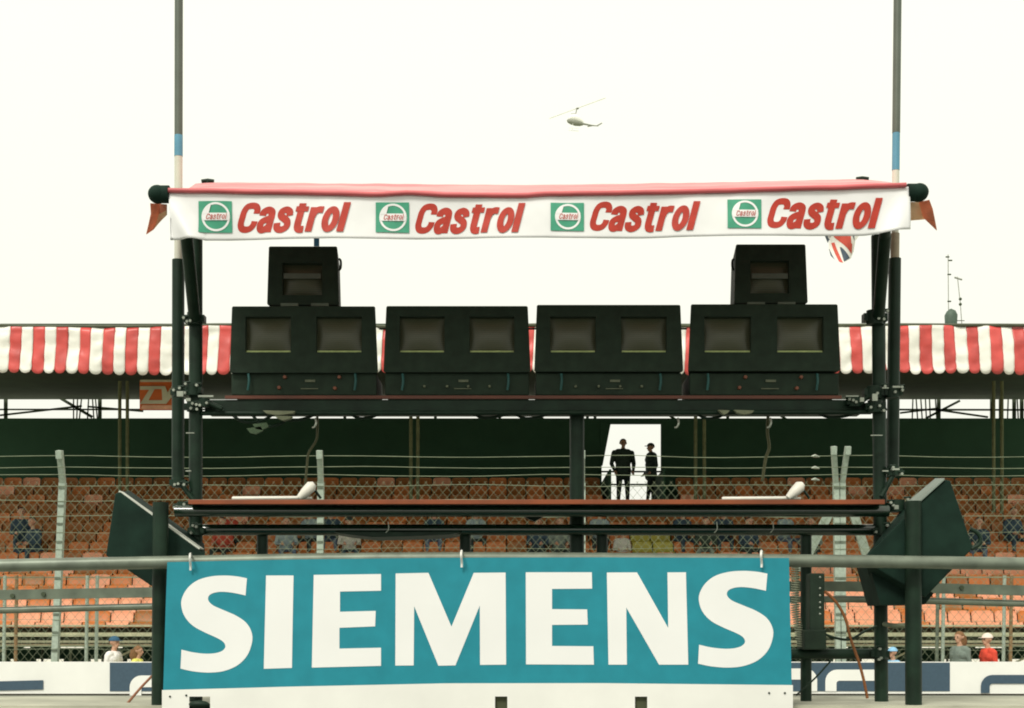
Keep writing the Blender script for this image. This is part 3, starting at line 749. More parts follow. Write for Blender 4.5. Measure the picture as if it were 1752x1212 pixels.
def monitor(root, q, screens, D, dep, line=True):
    """q = (x0t, x1t, x0b, x1b, yt, yb) trapezoid front, screens = list of (sx0, sx1, sy0, sy1)"""
    x0t, x1t, x0b, x1b, yt, yb = q
    xs = [0]+[v for s_ in screens for v in (s_[0], s_[1])]+[1]; ys = [yt, screens[0][2], screens[0][3], yb]
    def pt(x, y, d=0):
        t = (y-yt)/(yb-yt); a = x0t+(x0b-x0t)*t; c = x1t+(x1b-x1t)*t
        X = a if x == 0 else (c if x == 1 else x)
        p = P(X, y, D); return Vector((p.x, D+d, p.z))
    b = MB()
    for i in range(len(xs)-1):
        for j in range(3):
            if j == 1 and i % 2 == 1: continue
            b.add([pt(xs[i], ys[j+1]), pt(xs[i+1], ys[j+1]), pt(xs[i+1], ys[j]), pt(xs[i], ys[j])], [(0, 1, 2, 3)], blkm)
    c4 = [pt(0, yb), pt(1, yb), pt(1, yt), pt(0, yt)]; k4 = []
    cc = sum(c4, Vector())/4
    for v in c4: u = cc+(v-cc)*.86; u.y = D+dep; k4.append(u)
    k4[0].z = c4[0].z; k4[1].z = c4[1].z
    for i in range(4): b.add([c4[i], c4[(i+1) % 4], k4[(i+1) % 4], k4[i]], [(0, 1, 2, 3)], blkm)
    b.add(k4, [(0, 1, 2, 3)], blkm)
    bm = bmesh.new()
    o = b.build('cabinet', root, bevel=.008)
    bm.from_mesh(o.data); bmesh.ops.remove_doubles(bm, verts=bm.verts, dist=1e-5); bmesh.ops.recalc_face_normals(bm, faces=bm.faces); bm.to_mesh(o.data); bm.free()
    for (sx0, sx1, sy0, sy1) in screens:
        b = MB(); rd_ = .045
        f = [pt(sx0, sy1), pt(sx1, sy1), pt(sx1, sy0), pt(sx0, sy0)]; g = [v+Vector((0, rd_, 0)) for v in f]
        for i in (1, 2, 3): b.add([f[i], f[(i+1) % 4], g[(i+1) % 4], g[i]], [(0, 1, 2, 3)], inner)
        b.add([f[0], f[1], g[1], g[0]], [(0, 1, 2, 3)], inner); b.build('hood', root)
        # slightly bulged tube face
        b = MB(); N = 10; vs = []
        for i in range(N+1):
            for j in range(N+1):
                u, v = i/N, j/N; p = g[0].lerp(g[1], u).lerp(g[3].lerp(g[2], u), v)
                bul = .022*(1-(2*u-1)**2)*(1-(2*v-1)**2); vs.append((p.x, p.y-.002-bul, p.z))
        fs = [(i*(N+1)+j, (i+1)*(N+1)+j, (i+1)*(N+1)+j+1, i*(N+1)+j+1) for i in range(N) for j in range(N)]
        b.add(vs, fs, scr_m, True); so_ = b.build('screen', root)
        if line:
            b = MB(); b.box(pt(sx0, sy1)+Vector((.004, .012, .002)), pt(sx1, sy1-3.4)+Vector((-.004, .03, 0)), lit_ledge); b.build('lit_ledge', root)
    return o
rows_ = [((397, 642, 393, 647, 524.5, 638), 'leftmost twin screen black monitor cabinet, below the single monitor'),
         ((661, 903, 656, 908, 524, 637), 'twin screen black monitor cabinet, second from the left on the gantry shelf'),
         ((918.5, 1164, 914, 1169, 522, 636), 'twin screen black monitor cabinet, third from the left on the gantry shelf'),
         ((1182, 1433, 1177, 1438, 521, 635), 'rightmost twin screen black monitor cabinet, near the right post')]
redb = mat('red_button', (.20, .06, .025), .5); tan = mat('dim_label', (.13, .15, .09), .6, 0, .3, 20)
for qi, (q, lab) in enumerate(rows_):
    t = thing('twin_monitor', P((q[0]+q[1])/2, 638, G-.02), lab, 'monitor', 'twin monitors in a row on the gantry')
    a = q[0]; w_ = q[1]-q[0]; s1 = (a+w_*.093, a+w_*.411); s2 = (a+w_*.588, a+w_*.905)
    monitor(t, q, [(s1[0], s1[1], 542, 603), (s2[0], s2[1], 542, 603)], G-.02, .42)
    u = thing('control_unit', P((q[0]+q[1])/2, 677, G), ['leftmost', 'second from left', 'third from left', 'rightmost'][qi]+' black control box with buttons beneath a twin monitor', 'control box', 'control boxes beneath the monitors')
    b = MB(); b.box(P(q[2]+3, 676.4, G+.01), P(q[3]-3, 638.6, G+.01)+Vector((0, .36, 0)), blkm); b.build('casing', u, bevel=.005)
    if qi in (0, 3):
        sp_ = [(a+w_*.37, 646, redb, 7), (a+w_*.75, 646, redb, 7), (a+w_*.33, 664, redb, 7), (a+w_*.72, 665, redb, 7)]
    else: sp_ = [(a+w_*f, 662, tan, 5) for f in (.27, .43, .58, .73)]
    for (x, y, m, r_) in sp_:
        b = MB(); c = P(x, y, G+.01); b.tube([c, c-Vector((0, .018, 0))], [px(r_/2, G), px(r_/2*.8, G)], m, 10); b.build('button', u)
    b = MB(); b.pbox(a+w_*.51, 654, a+w_*.58, 650, G+.002, .006, tan); b.pbox(a+w_*.48, 666, a+w_*.6, 664.6, G+.002, .006, tan); b.build('label_plate', u)
    for xc in ((a+w_*.115, a+w_*.86) if qi != 2 else (a+w_*.17, a+w_*.86)):
        b = MB(); b.tube(smooth([P(xc, 640, G-.01), P(xc+1, 652, G-.02), P(xc-1, 668, G-.015)], 4), px(2.2, G), tealc, 8); b.build('cable', u)
for qi, (q, s_, lab, hx) in enumerate((((460, 577, 457, 580, 422, 522), (483, 551, 450, 505), 'small single screen black monitor stacked on the leftmost twin cabinet', 583),
                                       ((1259, 1378, 1256, 1382, 418.5, 519), (1284, 1350, 446, 502), 'small single screen black monitor stacked on the rightmost twin cabinet', 1253))):
    t = thing('single_monitor', P((q[0]+q[1])/2, 523, G), lab, 'monitor', 'single monitors on top')
    monitor(t, q, [s_], G+.02, .34, False)
    b = MB(); b.pbox(s_[0]+2, 477, s_[1]-2, 468, G+.024, .006, strip); b.build('grey_band', t)  # plain grey band across the screen
    for k in (0, 1):
        b = MB(); xa = q[0]+(20 if k == 0 else 72); b.pbox(xa, 524 if qi == 0 else 520.8, xa+30, 519 if qi == 0 else 517, G+.015, .2, steel_d); b.build('foot', t)
    b = MB(); b.tube(smooth([P(hx-(3 if qi == 0 else -3), 443, G+.1), P(hx, 447, G+.1), P(hx, 458, G+.1), P(hx-(3 if qi == 0 else -3), 463, G+.1)], 4), px(2, G), blk, 8); b.build('handle', t)
# pegs between cabinets
b = MB()
for x0, x1, y in ((905, 917, 563), (1166, 1172, 563), (653, 658, 563)): b.tube([P(x0-4, y, G+.1), P(x1+3, y, G+.1)], .005, blk, 8)
b.build('link_rod', ga)
# ================================================================ MASTS
M_ = 8.15
ltm = mat('mast_grey', (.105, .125, .10), .5, .2, .2, 4); blm = mat('mast_blue', (.10, .30, .42), .5, 0, .15, 6); pal = mat('mast_cream', (.62, .62, .52), .5, 0, .1, 5); brn = mat('mast_brown', (.30, .25, .17), .7, 0, .3, 8)
def mast(lab, xb, xt, ysleeve, ybot, segs, wt):
    t = thing('telescopic_mast', P(xb, ybot, M_), lab, 'mast', 'tall masts clamped to the gantry')
    X = lambda y: xb+(xt-xb)*(ybot-y)/(ybot-10)
    b = MB(); b.tube([P(xb, ybot, M_), P(X(ysleeve), ysleeve, M_)], px(10.5, M_), blk, 20); b.build('sleeve', t)
    for (y0, y1, m, w_, nm) in segs:
        b = MB(); b.tube([P(X(y0), y0, M_), P(X(y1), y1, M_)], px(w_/2, M_), m, 18); b.build(nm, t)
    return t
mast('tall grey mast with blue band and cream section at the left end of the gantry', 304.5, 306, 445, 826, [(446, 268, pal, 13.5, 'cream_section'), (268, 232, blm, 14.5, 'blue_band'), (232, -140, ltm, 14, 'upper_tube')], 14)
mast('tall grey mast with long blue band at the right end of the gantry', 1527, 1535.5, 443, 806, [(444, 400, brn, 15, 'lower_tube'), (400, 292, pal, 12, 'cream_section'), (292, 228, blm, 13, 'blue_band'), (228, -140, ltm, 13.5, 'upper_tube')], 14)
# ================================================================ AWNING
A = 6.95
an = thing('awning', P(876, 410, A), 'white fronted canopy printed with red wordmarks and green logos over the gantry', 'awning')
def interp(t, pts):
    for (a, va), (c, vc) in zip(pts, pts[1:]):
        if t <= c:
            u = (t-a)/(c-a); u = u*u*(3-2*u) if False else u; return va+(vc-va)*u
    return pts[-1][1]
topc = [(285, 329), (400, 331), (560, 334), (650, 336), (700, 333), (760, 337), (900, 338), (930, 335), (1100, 333), (1300, 328), (1557, 320)]
botc = [(285, 411), (340, 411), (600, 409), (900, 408), (1100, 407), (1400, 403), (1480, 403), (1557, 394)]
def av(x, y):
    """point on the hanging valance for photo coordinates"""
    t = (y-interp(x, topc))/(interp(x, botc)-interp(x, topc))
    rip = .014*math.sin(x*.018+1)*t+.006*noise.noise(Vector((x*.015, t*1.2, 4)))+.0015*noise.noise(Vector((x*.05, t*3, 9)))
    fold = 0
    if x < 350:   # soft diagonal fold at the left end
        d = (x-288)-(y-335)*.55; fold = -.05*math.exp(-(d/16)**2)*t
    if x > 1500: d = (x-1560)+(y-325)*.4; fold = -.03*math.exp(-(d/20)**2)*t
    p = P(x, y, A); return Vector((p.x, A+rip+fold, p.z))
b = MB(); NX, NZ = 260, 16
for i in range(NX+1):
    x = 287+(1556-287)*i/NX; ya, yb = interp(x, topc), interp(x, botc)
    for j in range(NZ+1):
        y = ya+(yb-ya)*j/NZ; q = x
        if i == 0: q = x+(3+12*(j/NZ)**2)*.8
        b.v.append(tuple(av(q, y)))
k = b.mi(white)
for i in range(NX):
    for j in range(NZ):
        a = i*(NZ+1)+j; b.f.append([a, a+1, a+NZ+2, a+NZ+1]); b.m.append(k); b.sm.append(True)
vo = b.build('valance', an); md = vo.modifiers.new('t', 'SOLIDIFY'); md.thickness = .003; md.offset = 0
# make sure the solidify goes backwards: keep front surface where the print sits
def ribbon(pts, wd, closed=False):
    pts = [Vector(p) for p in pts]; n = len(pts); L_, R_ = [], []
    for i, p in enumerate(pts):
        a = pts[i-1] if (i or closed) else pts[i]; c = pts[(i+1) % n] if (i+1 < n or closed) else pts[i]
        d = (c-a).normalized(); nn = Vector((-d.y, d.x))*wd/2; L_.append(p+nn); R_.append(p-nn)
    return L_, R_
GL = []
def stroke(off, pts, wd, n=6, closed=False, straight=False):
    pp = [Vector(p) for p in pts] if straight else smooth([Vector(p) for p in pts], n, closed)
    pp = [Vector((p.x*1.20+off-.02, p.y)) for p in pp]
    if straight:
        q = []
        for a, c in zip(pp, pp[1:]):
            q += [a.lerp(c, t/8) for t in range(8)]
        pp = q+[pp[-1]]
    GL.append((pp, wd, closed))
stroke(0, [(.475, .63), (.475, .76), (.41, .87), (.29, .895), (.17, .85), (.11, .70), (.10, .5), (.10, .28), (.16, .14), (.28, .10), (.40, .14), (.465, .26), (.475, .38)], .158)
stroke(.70, [(.085, .56), (.10, .68), (.21, .745), (.32, .69), (.345, .56), (.345, .3), (.345, .0)], .175)
stroke(.70, [(.34, .47), (.20, .42), (.10, .34), (.085, .20), (.13, .095), (.22, .09), (.33, .20)], .165)
stroke(1.30, [(.37, .54), (.34, .68), (.23, .745), (.115, .68), (.12, .55), (.23, .45), (.34, .35), (.355, .18), (.26, .09), (.15, .09), (.075, .17), (.06, .31)], .165)
stroke(1.94, [(.13, .96), (.13, .5), (.13, .25), (.16, .12), (.23, .075), (.33, .085)], .175)
stroke(1.94, [(-.03, .77), (.33, .77)], .13, straight=True)
stroke(2.40, [(.10, .83), (.10, 0)], .175, straight=True)
stroke(2.40, [(.11, .50), (.15, .65), (.24, .745), (.38, .745)], .165)
stroke(2.90, [(.235+.145*math.cos(a), .42+.33*math.sin(a)) for a in [2*math.pi*k/16 for k in range(16)]], .165, 3, True)
stroke(3.49, [(.10, 0), (.10, 1.0)], .18, straight=True)
def wordmark(x0, x1, y0, y1, m, name, parent, surf, lift=.006, slope=0, wt=1.34):
    b = MB(); H_ = y1-y0; tot = 3.75+.27
    for si, (pp, wd, closed) in enumerate(GL):
        wd *= wt
        L_, R_ = ribbon(pp, wd, closed); n = len(pp)
        def mp(v):
            xx_ = (v.x+v.y*.27)/tot; X = x0+(x1-x0)*xx_; Y = y1-v.y*H_+slope*xx_
            p = surf(X, Y); return (p.x, p.y-lift-si*.0004, p.z)
        vs = [mp(v) for v in L_]+[mp(v) for v in R_]
        rng = range(n) if closed else range(n-1)
        b.add(vs, [(i, (i+1) % n, (i+1) % n+n, i+n) for i in rng], m)
    return b.build(name, parent)
bounds = [(340, 397, 345, 398, 403, 603, 347, 398), (643, 700, 347, 398, 707, 901, 348.5, 399), (942, 999, 348, 396, 1006, 1200, 345.5, 395), (1244, 1302, 342.5, 392, 1309, 1512, 339.5, 391)]
def disc(b, cx, cy, r0, r1, m, lift, n=40):
    vs = []
    for k in range(n):
        a = 2*math.pi*k/n
        for r in (r0, r1):
            p = av(cx+r*math.cos(a), cy+r*math.sin(a)); vs.append((p.x, p.y-lift, p.z))
    b.add(vs, [(2*k, 2*k+1, (2*k+3) % (2*n), (2*k+2) % (2*n)) for k in range(n)], m)
def patch(b, poly, m, lift, n=6):
    # bilinear quad patch draped on the cloth
    (a, c, d, e) = [Vector(p) for p in poly]; vs = []
    for i in range(n+1):
        for j in range(n+1):
            q = a.lerp(c, i/n).lerp(e.lerp(d, i/n), j/n); p = av(q.x, q.y); vs.append((p.x, p.y-lift, p.z))
    b.add(vs, [(i*(n+1)+j, (i+1)*(n+1)+j, (i+1)*(n+1)+j+1, i*(n+1)+j+1) for i in range(n) for j in range(n)], m)
for (lx0, lx1, ly0, ly1, wx0, wx1, wy0, wy1) in bounds:
    b = MB(); patch(b, [(lx0, ly0), (lx1, ly0), (lx1, ly1), (lx0, ly1)], green, .006, 8)
    cx, cy = (lx0+lx1)/2+1, (ly0+ly1)/2; rr_ = (ly1-ly0)/2*.92
    disc(b, cx, cy, rr_-3.6, rr_, white, .0078)
    patch(b, [(cx-rr_*.86, cy-6.5), (cx+rr_*.98, cy-6.5), (cx+rr_*.93, cy+6), (cx-rr_*.93, cy+6)], white, .0092, 5)
    patch(b, [(cx-rr_*.60, cy-rr_*.78), (cx-rr_*.30, cy-rr_*.90), (cx-rr_*.50, cy-5), (cx-rr_*.93, cy-5)], white, .0100, 4)
    lo = b.build('logo', an)
    wordmark(cx-rr_*.72, cx+rr_*.84, cy-5.2, cy+4.6, redv, 'logo_wordmark', lo, av, .0115, wt=.72)
    wordmark(wx0, wx1, wy0, wy1, redv, 'wordmark', an, av, .003)
# roof cloth, red/white, rising toward the back
rc = mat('canopy_red', (.62, .16, .17), .5, 0, .25, 3, .1)
def canopy_mat():
    m = mat('canopy_cloth', (.7, .25, .25), .5, 0, .2, 2); n = m.node_tree; bs = n.nodes['Principled BSDF']
    t = n.nodes.new('ShaderNodeTexCoord'); mp = n.nodes.new('ShaderNodeMapping'); mp.inputs['Scale'].default_value = (.35, 5, 5)
    no = n.nodes.new('ShaderNodeTexNoise'); no.inputs['Scale'].default_value = 3; no.inputs['Detail'].default_value = 3
    r = n.nodes.new('ShaderNodeValToRGB'); r.color_ramp.elements[0].position = .38; r.color_ramp.elements[0].color = (.66, .14, .16, 1)
    r.color_ramp.elements[1].position = .62; r.color_ramp.elements[1].color = (.80, .38, .37, 1)
    n.links.new(t.outputs['Object'], mp.inputs[0]); n.links.new(mp.outputs[0], no.inputs[0]); n.links.new(no.outputs['Fac'], r.inputs[0]); n.links.new(r.outputs[0], bs.inputs['Base Color']); return m
cmn = canopy_mat()
b = MB(); NX, NY = 120, 14; backc = [(335, 314), (360, 312.5), (440, 313), (900, 317), (1200, 313), (1475, 307), (1530, 313)]
for i in range(NX+1):
    x = 287+(1556-287)*i/NX
    for j in range(NY+1):
        v = j/NY; D_ = A+1.9*v
        y = interp(x, topc)*(1-v)+interp(335+(x-287)*.938, backc)*v
        # keep true depth: the cloth rises toward the back bar
        xs_ = x*(1)+0*(v)
        p = P(x*(1-v)+(335+(x-287)*.938)*v, y, D_)
        p.z += -.02*math.sin(v*math.pi)*(1 if j not in (0, NY) else 0)+.006*noise.noise(Vector((x*.02, v*3, 0)))
        b.v.append((p.x, p.y, p.z))
k = b.mi(cmn)
for i in range(NX):
    for j in range(NY):
        a = i*(NY+1)+j; b.f.append([a, a+NY+1, a+NY+2, a+1]); b.m.append(k); b.sm.append(True)
ro = b.build('roof_cloth', an); ro.modifiers.new('t', 'SOLIDIFY').thickness = .004
b = MB(); pts = [av(x, interp(x, topc))+Vector((0, -.012, px(2.2, A))) for x in range(289, 1556, 14)]
b.tube(pts, px(4, A), mat('red_hem', (.60, .12, .13), .5, 0, .15, 4), 10); b.build('front_hem', an)
# roller ends and side flaps
def translucent(m):
    n = m.node_tree; bs = n.nodes['Principled BSDF']; o_ = [q for q in n.nodes if q.type == 'OUTPUT_MATERIAL'][0]
    t_ = n.nodes.new('ShaderNodeBsdfTranslucent'); mi_ = n.nodes.new('ShaderNodeMixShader'); mi_.inputs[0].default_value = .5
    n.links.new(bs.inputs['Base Color'].links[0].from_socket, t_.inputs[0]); n.links.new(bs.outputs[0], mi_.inputs[1]); n.links.new(t_.outputs[0], mi_.inputs[2]); n.links.new(mi_.outputs[0], o_.inputs[0]); return m
fm = mat('flap_cloth', (.80, .40, .27), .7, 0, .2, 10)
fm2 = mat('flap_cloth_pale', (.85, .66, .46), .7, 0, .12, 10)
translucent(fm); translucent(fm2)
for (x, y, sgn) in ((270, 333, -1), (1572, 330, 1)):
    b = MB(); c = P(x, y, A+.02); b.ball(c, px(16.5, A), blkc, (1, 1.1, .95), 18, 12); b.tube([c, c-Vector((sgn*px(20, A), 0, 0))], px(15, A), blkc, 16); b.build('roller_end', an)
    b = MB()
    if sgn < 0: rows2 = [[(257, 348), (272, 349), (286, 350)], [(258, 366), (272, 366), (286, 360)], [(254, 384), (267, 381), (286, 368)], [(250, 401), (262, 393), (276, 378)]]
    else: rows2 = [[(1556, 346), (1572, 346), (1590, 342)], [(1556, 362), (1576, 360), (1596, 358)], [(1556, 372), (1580, 372), (1600, 378)], [(1557, 377), (1583, 375), (1603, 394)]]
    pts = [[Vector(P(x_, y_, A+.06+.05*((ii % 2))+.03*jj)) for ii, (x_, y_) in enumerate(r_)] for jj, r_ in enumerate(rows2)]
    for jj in range(3):
        for ii in range(2):
            b.add([pts[jj][ii], pts[jj][ii+1], pts[jj+1][ii+1], pts[jj+1][ii]], [(0, 1, 2, 3)], fm if (ii == (0 if sgn < 0 else 1) or jj == 0 and sgn < 0) else fm2)
    fo_ = b.build('side_flap', an); fo_.modifiers.new('t', 'SOLIDIFY').thickness = .003
for x0, x1, y in ((345, 366, 309.5), (1465, 1486, 305.5)):
    b = MB(); b.tube([P(x0, y+1, A+1.9), P((x0+x1)/2, y-.5, A+1.9), P(x1, y+1, A+1.9)], .012, blk, 8)
    b.tube([P((x0+x1)/2, y, A+1.9), P((x0+x1)/2, y+6, A+1.9)], .012, blk, 8); b.build('roof_bow', an)
b = MB(); b.pbox(537, 421, 546, 400, G-.3, .01, mat('blue_strap', (.05, .25, .45), .6)); b.build('strap', an)
# ================================================================ SIGN BOARD
T = 7.22
sg = thing('sign_board', P(816, 1260, T), 'large teal board with white SIEMENS lettering tied to the front rail', 'sign')
def sy_(x): return interp(x, [(270, 7), (285, 6.5), (450, 4), (700, .5), (900, 0), (1100, 0), (1360, .8)])
def sv2(x, y):
    q = (x-876)/600; t = (y-955)/250
    p = P(x, y, T); return Vector((p.x, T+.010*math.sin(x*.01)*t+.003*noise.noise(Vector((x*.01, y*.01, 0)))+sum(.004*math.exp(-((x-tx)/26)**2)*max(0, 1-(y-955)/90) for tx in (326, 790, 1303)), p.z))
b = MB(); NX = 60
def board(y0f, y1f, m, lift=0):
    o = len(b.v); k = b.mi(m)
    for i in range(NX+1):
        u = i/NX
        for j in range(9):
            v = j/8; y = y0f(u)+(y1f(u)-y0f(u))*v
            xl = interp(y, [(940, 287), (1182, 279), (1300, 276)]); xr = interp(y, [(940, 1349.5), (1172, 1355), (1300, 1359)])
            x = xl+(xr-xl)*u; p = sv2(x, y); b.v.append((p.x, p.y-lift, p.z))
    for i in range(NX):
        for j in range(8):
            a = o+i*9+j; b.f.append([a, a+1, a+10, a+9]); b.m.append(k); b.sm.append(False)
tcv = lambda u: interp(u, [(0, 962), (.2, 957.5), (.45, 954.5), (.7, 954), (1, 955)])
bcv = lambda u: interp(u, [(0, 1181), (.2, 1175), (.45, 1169.5), (.7, 1169), (1, 1172.5)])
board(tcv, bcv, teal)
so2 = b.build('panel', sg); md = so2.modifiers.new('t', 'SOLIDIFY'); md.thickness = .003; md.offset = 0
b = MB()
cv = mat('cream_vinyl', (.84, .84, .79), .5, 0, .04, 4)
XS = sorted(set([277+(1357-277)*i/54 for i in range(55)]+[324, 360, 847, 868, 1086, 1107])); YS = [None, 1180, 1188, 1192, 1207, 1237]
for x in XS:
    for y in YS: b.v.append(tuple(sv2(x, bcv(min(1, max(0, (x-279)/1076))) if y is None else max(y, bcv(min(1, max(0, (x-279)/1076)))+.5))))
k = b.mi(cv)
for i in range(len(XS)-1):
    xm = (XS[i]+XS[i+1])/2
    for j in range(5):
        if j > 2 and (324 < xm < 360 or 847 < xm < 868 or 1086 < xm < 1107): continue
        a = i*6+j; b.f.append([a, a+1, a+7, a+6]); b.m.append(k); b.sm.append(False)
bb = b.build('lower_strip', sg); md = bb.modifiers.new('t', 'SOLIDIFY'); md.thickness = .003; md.offset = 0
b = MB()
for x, y in ((291, 1192), (319, 1190), (1316, 1186), (1343, 1186)): c = sv2(x, y); b.tube([c, c-Vector((0, .006, 0))], px(1.8, T), blk, 8)
b.build('screw', sg)
b = MB(); b.box(sv2(318, 1240)+Vector((0, .03, 0)), sv2(366, 1206)+Vector((0, .06, 0)), blk)
b.ball(sv2(341, 1205), px(18, T), blk, (1, .4, .35)); b.build('latch', sg)
for x in (857, 1097): b = MB(); b.box(sv2(x-14, 1235)+Vector((0, .02, 0)), sv2(x+14, 1186)+Vector((0, .06, 0)), mat('dark_bracket', (.06, .07, .03), .7)); b.build('bracket', sg)
LIFT = .003
def poly_letter(pts, name='letter', offy=True):
    from mathutils.geometry import tessellate_polygon
    tri = tessellate_polygon([[Vector((x, y, 0)) for x, y in pts]])
    bm = bmesh.new(); vs = [bm.verts.new((x, y, 0)) for x, y in pts]
    for t in tri:
        try: bm.faces.new([vs[i] for i in t])
        except ValueError: pass
    X0, X1 = min(p[0] for p in pts), max(p[0] for p in pts)
    for c in np.arange(X0+9.3, X1, 18): bmesh.ops.bisect_plane(bm, geom=bm.verts[:]+bm.edges[:]+bm.faces[:], plane_co=(c, 0, 0), plane_no=(1, 0, 0))
    for c in np.arange(990, 1150, 22.1): bmesh.ops.bisect_plane(bm, geom=bm.verts[:]+bm.edges[:]+bm.faces[:], plane_co=(0, c, 0), plane_no=(0, 1, 0))
    b = MB(); bm.verts.index_update(); V = []
    for v in bm.verts: p = sv2(v.co.x, v.co.y); V.append((p.x, p.y-LIFT, p.z))
    b.add(V, [[v.index for v in f.verts] for f in bm.faces], mat('letter_white', (.86, .865, .85), .5, 0, .02, 3)); bm.free()
    return b.build(name, sg)
Szone = [('c', 595, 207), (520, 193), (430, 187), (330, 195), (235, 225), (165, 285), (128, 365), (135, 440), (165, 500), (215, 550), (290, 592), (370, 628), (425, 660), (442, 695), (420, 725), (370, 742), (300, 746), (210, 736), ('c', 128, 717),
         ('c', 121, 853), (210, 872), (320, 881), (430, 870), (530, 828), (600, 755), (633, 660), (628, 590), (590, 525), (520, 475), (430, 435), (350, 398), (318, 358), (335, 322), (400, 304), (490, 310), ('c', 585, 330)]
def s_shape():
    runs = []; cur = []
    segs = [Szone[0:19], Szone[19:36]]
    out_ = []
    for sg_ in segs:
        pts = [Vector((p[-2], p[-1])) for p in sg_]; out_ += smooth(pts, 5)
    return [((p.x-121)/(633-121), (p.y-187)/(881-187)) for p in out_]
ss = s_shape()
def S_at(x0, x1, y0, y1): return [(x0+(x1-x0)*u, y0+(y1-y0)*v) for u, v in ss]
poly_letter(S_at(309, 432, 985, 1151), offy=False)
poly_letter(S_at(1194, 1322.5, 977, 1142.5), offy=False)
poly_letter([(455.5, 985), (502.5, 985), (500, 1143), (452, 1144.5)], offy=False)
poly_letter([(537, 984), (652, 982.5), (652, 1011), (582, 1012.5), (582, 1047), (643, 1045.5), (642, 1072), (581, 1074.5), (581, 1110), (652, 1108.5), (652, 1139.5), (534, 1142.5)], offy=False)
def Mz(pts, ox, sc): return [(ox+a/sc, 940+c/sc) for a, c in pts]
poly_letter(Mz([(165, 185), (415, 180), (590, 590), (760, 180), (1003, 178), (1007, 880), (808, 882), (806, 430), (620, 886), (490, 888), (306, 435), (302, 886), (162, 887)], 640, 4.456), offy=False)
poly_letter([(899.5, 979.5), (1012.5, 979.5), (1013, 1007.5), (944.5, 1008), (944.5, 1042.5), (1004.5, 1043), (1005.5, 1069), (944.5, 1069.5), (944.5, 1105.5), (1015, 1106), (1016, 1137.5), (900, 1137)], offy=False)
poly_letter(Mz([(170, 178), (400, 177), (637, 600), (632, 177), (773, 176), (790, 880), (567, 880), (318, 445), (322, 880), (182, 880), (175, 500)], 1000, 4.457), offy=False)
for x, y in ((326, 962), (790, 957), (1303, 957)):
    b = MB(); b.tube(smooth([P(x, y+14, T-.015), P(x, y+6, T-.02), P(x-1, y-9, T-.05), P(x, y-14, T+.04), P(x+1, y-2, T+.11)], 4), px(2, T), mat('cable_tie', (.85, .85, .80), .5), 8); b.build('cable_tie', sg)
# ================================================================ RAILS
RLD = 7.31
gr = thing('safety_rail', P(-60, 970, RLD), 'thick galvanised top rail running across the whole front', 'rail')
b = MB(); b.tube([P(x, y, RLD) for x, y in smooth([(-260, 975), (0, 968), (285, 962.5), (600, 957), (876, 956), (1350, 959.5), (1752, 965), (2050, 971)], 5)], px(11, RLD), steel, 20); b.build('tube', gr)
for x in (-250, 2040):
    b = MB(); q = P(x, 968, RLD); b.tube([(q.x, RLD, 1.0), (q.x, RLD, q.z)], .03, steel, 12); b.build('post', gr)
g2 = thing('pit_wall_railing', P(-60, 1180, 8.6), 'dull grey railing of a flat beam and a thin tube behind the gantry', 'railing')
b = MB()
pp = smooth([(-260, 1022), (0, 1018), (262, 1013.5), (876, 1003), (1340, 1003.5), (1490, 1004), (1752, 1010.5), (2050, 1018)], 4)
pp = [P(x, y, 8.6) for x, y in pp]
for a, c in zip(pp, pp[1:]):
    h_ = px(8.5, 8.6)
    b.hexa([a+Vector((0, 0, -h_)), c+Vector((0, 0, -h_)), c+Vector((0, .05, -h_)), a+Vector((0, .05, -h_)), a+Vector((0, 0, h_)), c+Vector((0, 0, h_)), c+Vector((0, .05, h_)), a+Vector((0, .05, h_))], steel_d)
b.build('flat_beam', g2)
b = MB(); b.tube([P(x, y, 8.65) for x, y in smooth([(-260, 1049), (0, 1044.5), (262, 1038), (876, 1027), (1340, 1026), (1490, 1026), (1752, 1033), (2050, 1040)], 5)], px(5.8, 8.65), steel, 14); b.build('tube', g2)
for x in (-240, 640, 2040):
    b = MB(); q = P(x, 1004, 8.62); b.tube([(q.x, 8.7, 0.4), (q.x, 8.7, q.z)], .03, steel_d, 12); b.build('post', g2)
b = MB()
for x, y in ((22, 1020), (75, 1017), (1645, 1006)): c = P(x, y, 8.6); b.tube([c+Vector((0, .01, 0)), c-Vector((0, .012, 0))], .014, dk, 8)
b.build('bolt', g2)
# ================================================================ BLACK CASES
def case(lab, front, back, D0, D1, pos):
    t = thing('tilted_case', pos, lab, 'case', 'tilted black cases at the ends of the gantry')
    n = len(front); b = MB()
    vs = [P(x, y, D0) for x, y in front]+[P(x, y, D1) for x, y in back]
    b.add(vs, [tuple(range(n)), tuple(range(2*n-1, n-1, -1))]+[(i, i+n, (i+1) % n+n, (i+1) % n) for i in range(n)], blkc)
    b.build('shell', t, bevel=.006); return t
cs = case('tilted black box with bright upper edge left of the teal sign', [(197, 845), (205, 842), (352, 950), (310, 1005), (270, 1012), (262, 1005), (181, 951)],
          [(214, 842), (222, 839.5), (350, 930), (318, 985), (280, 1000), (262, 990), (205, 940)], 7.5, 7.8, P(265, 1010, 7.5))
b = MB(); b.bar(P(208, 842.5, 7.56), P(345, 940, 7.56), .010, .10, mat('lit_edge_pale', (.62, .64, .56), .5)); b.build('lit_top_edge', cs)  # pale strip paints the light on the upper face
cs = case('tilted black box right of the teal sign, the larger one', [(1560, 873), (1618, 821), (1626, 823), (1664, 936), (1660, 943), (1583, 1022), (1480, 962), (1478, 955)],
          [(1545, 868), (1598, 822), (1606, 824), (1642, 930), (1640, 936), (1572, 1030), (1500, 1035), (1490, 955)], 7.45, 7.85, P(1560, 1030, 7.5))
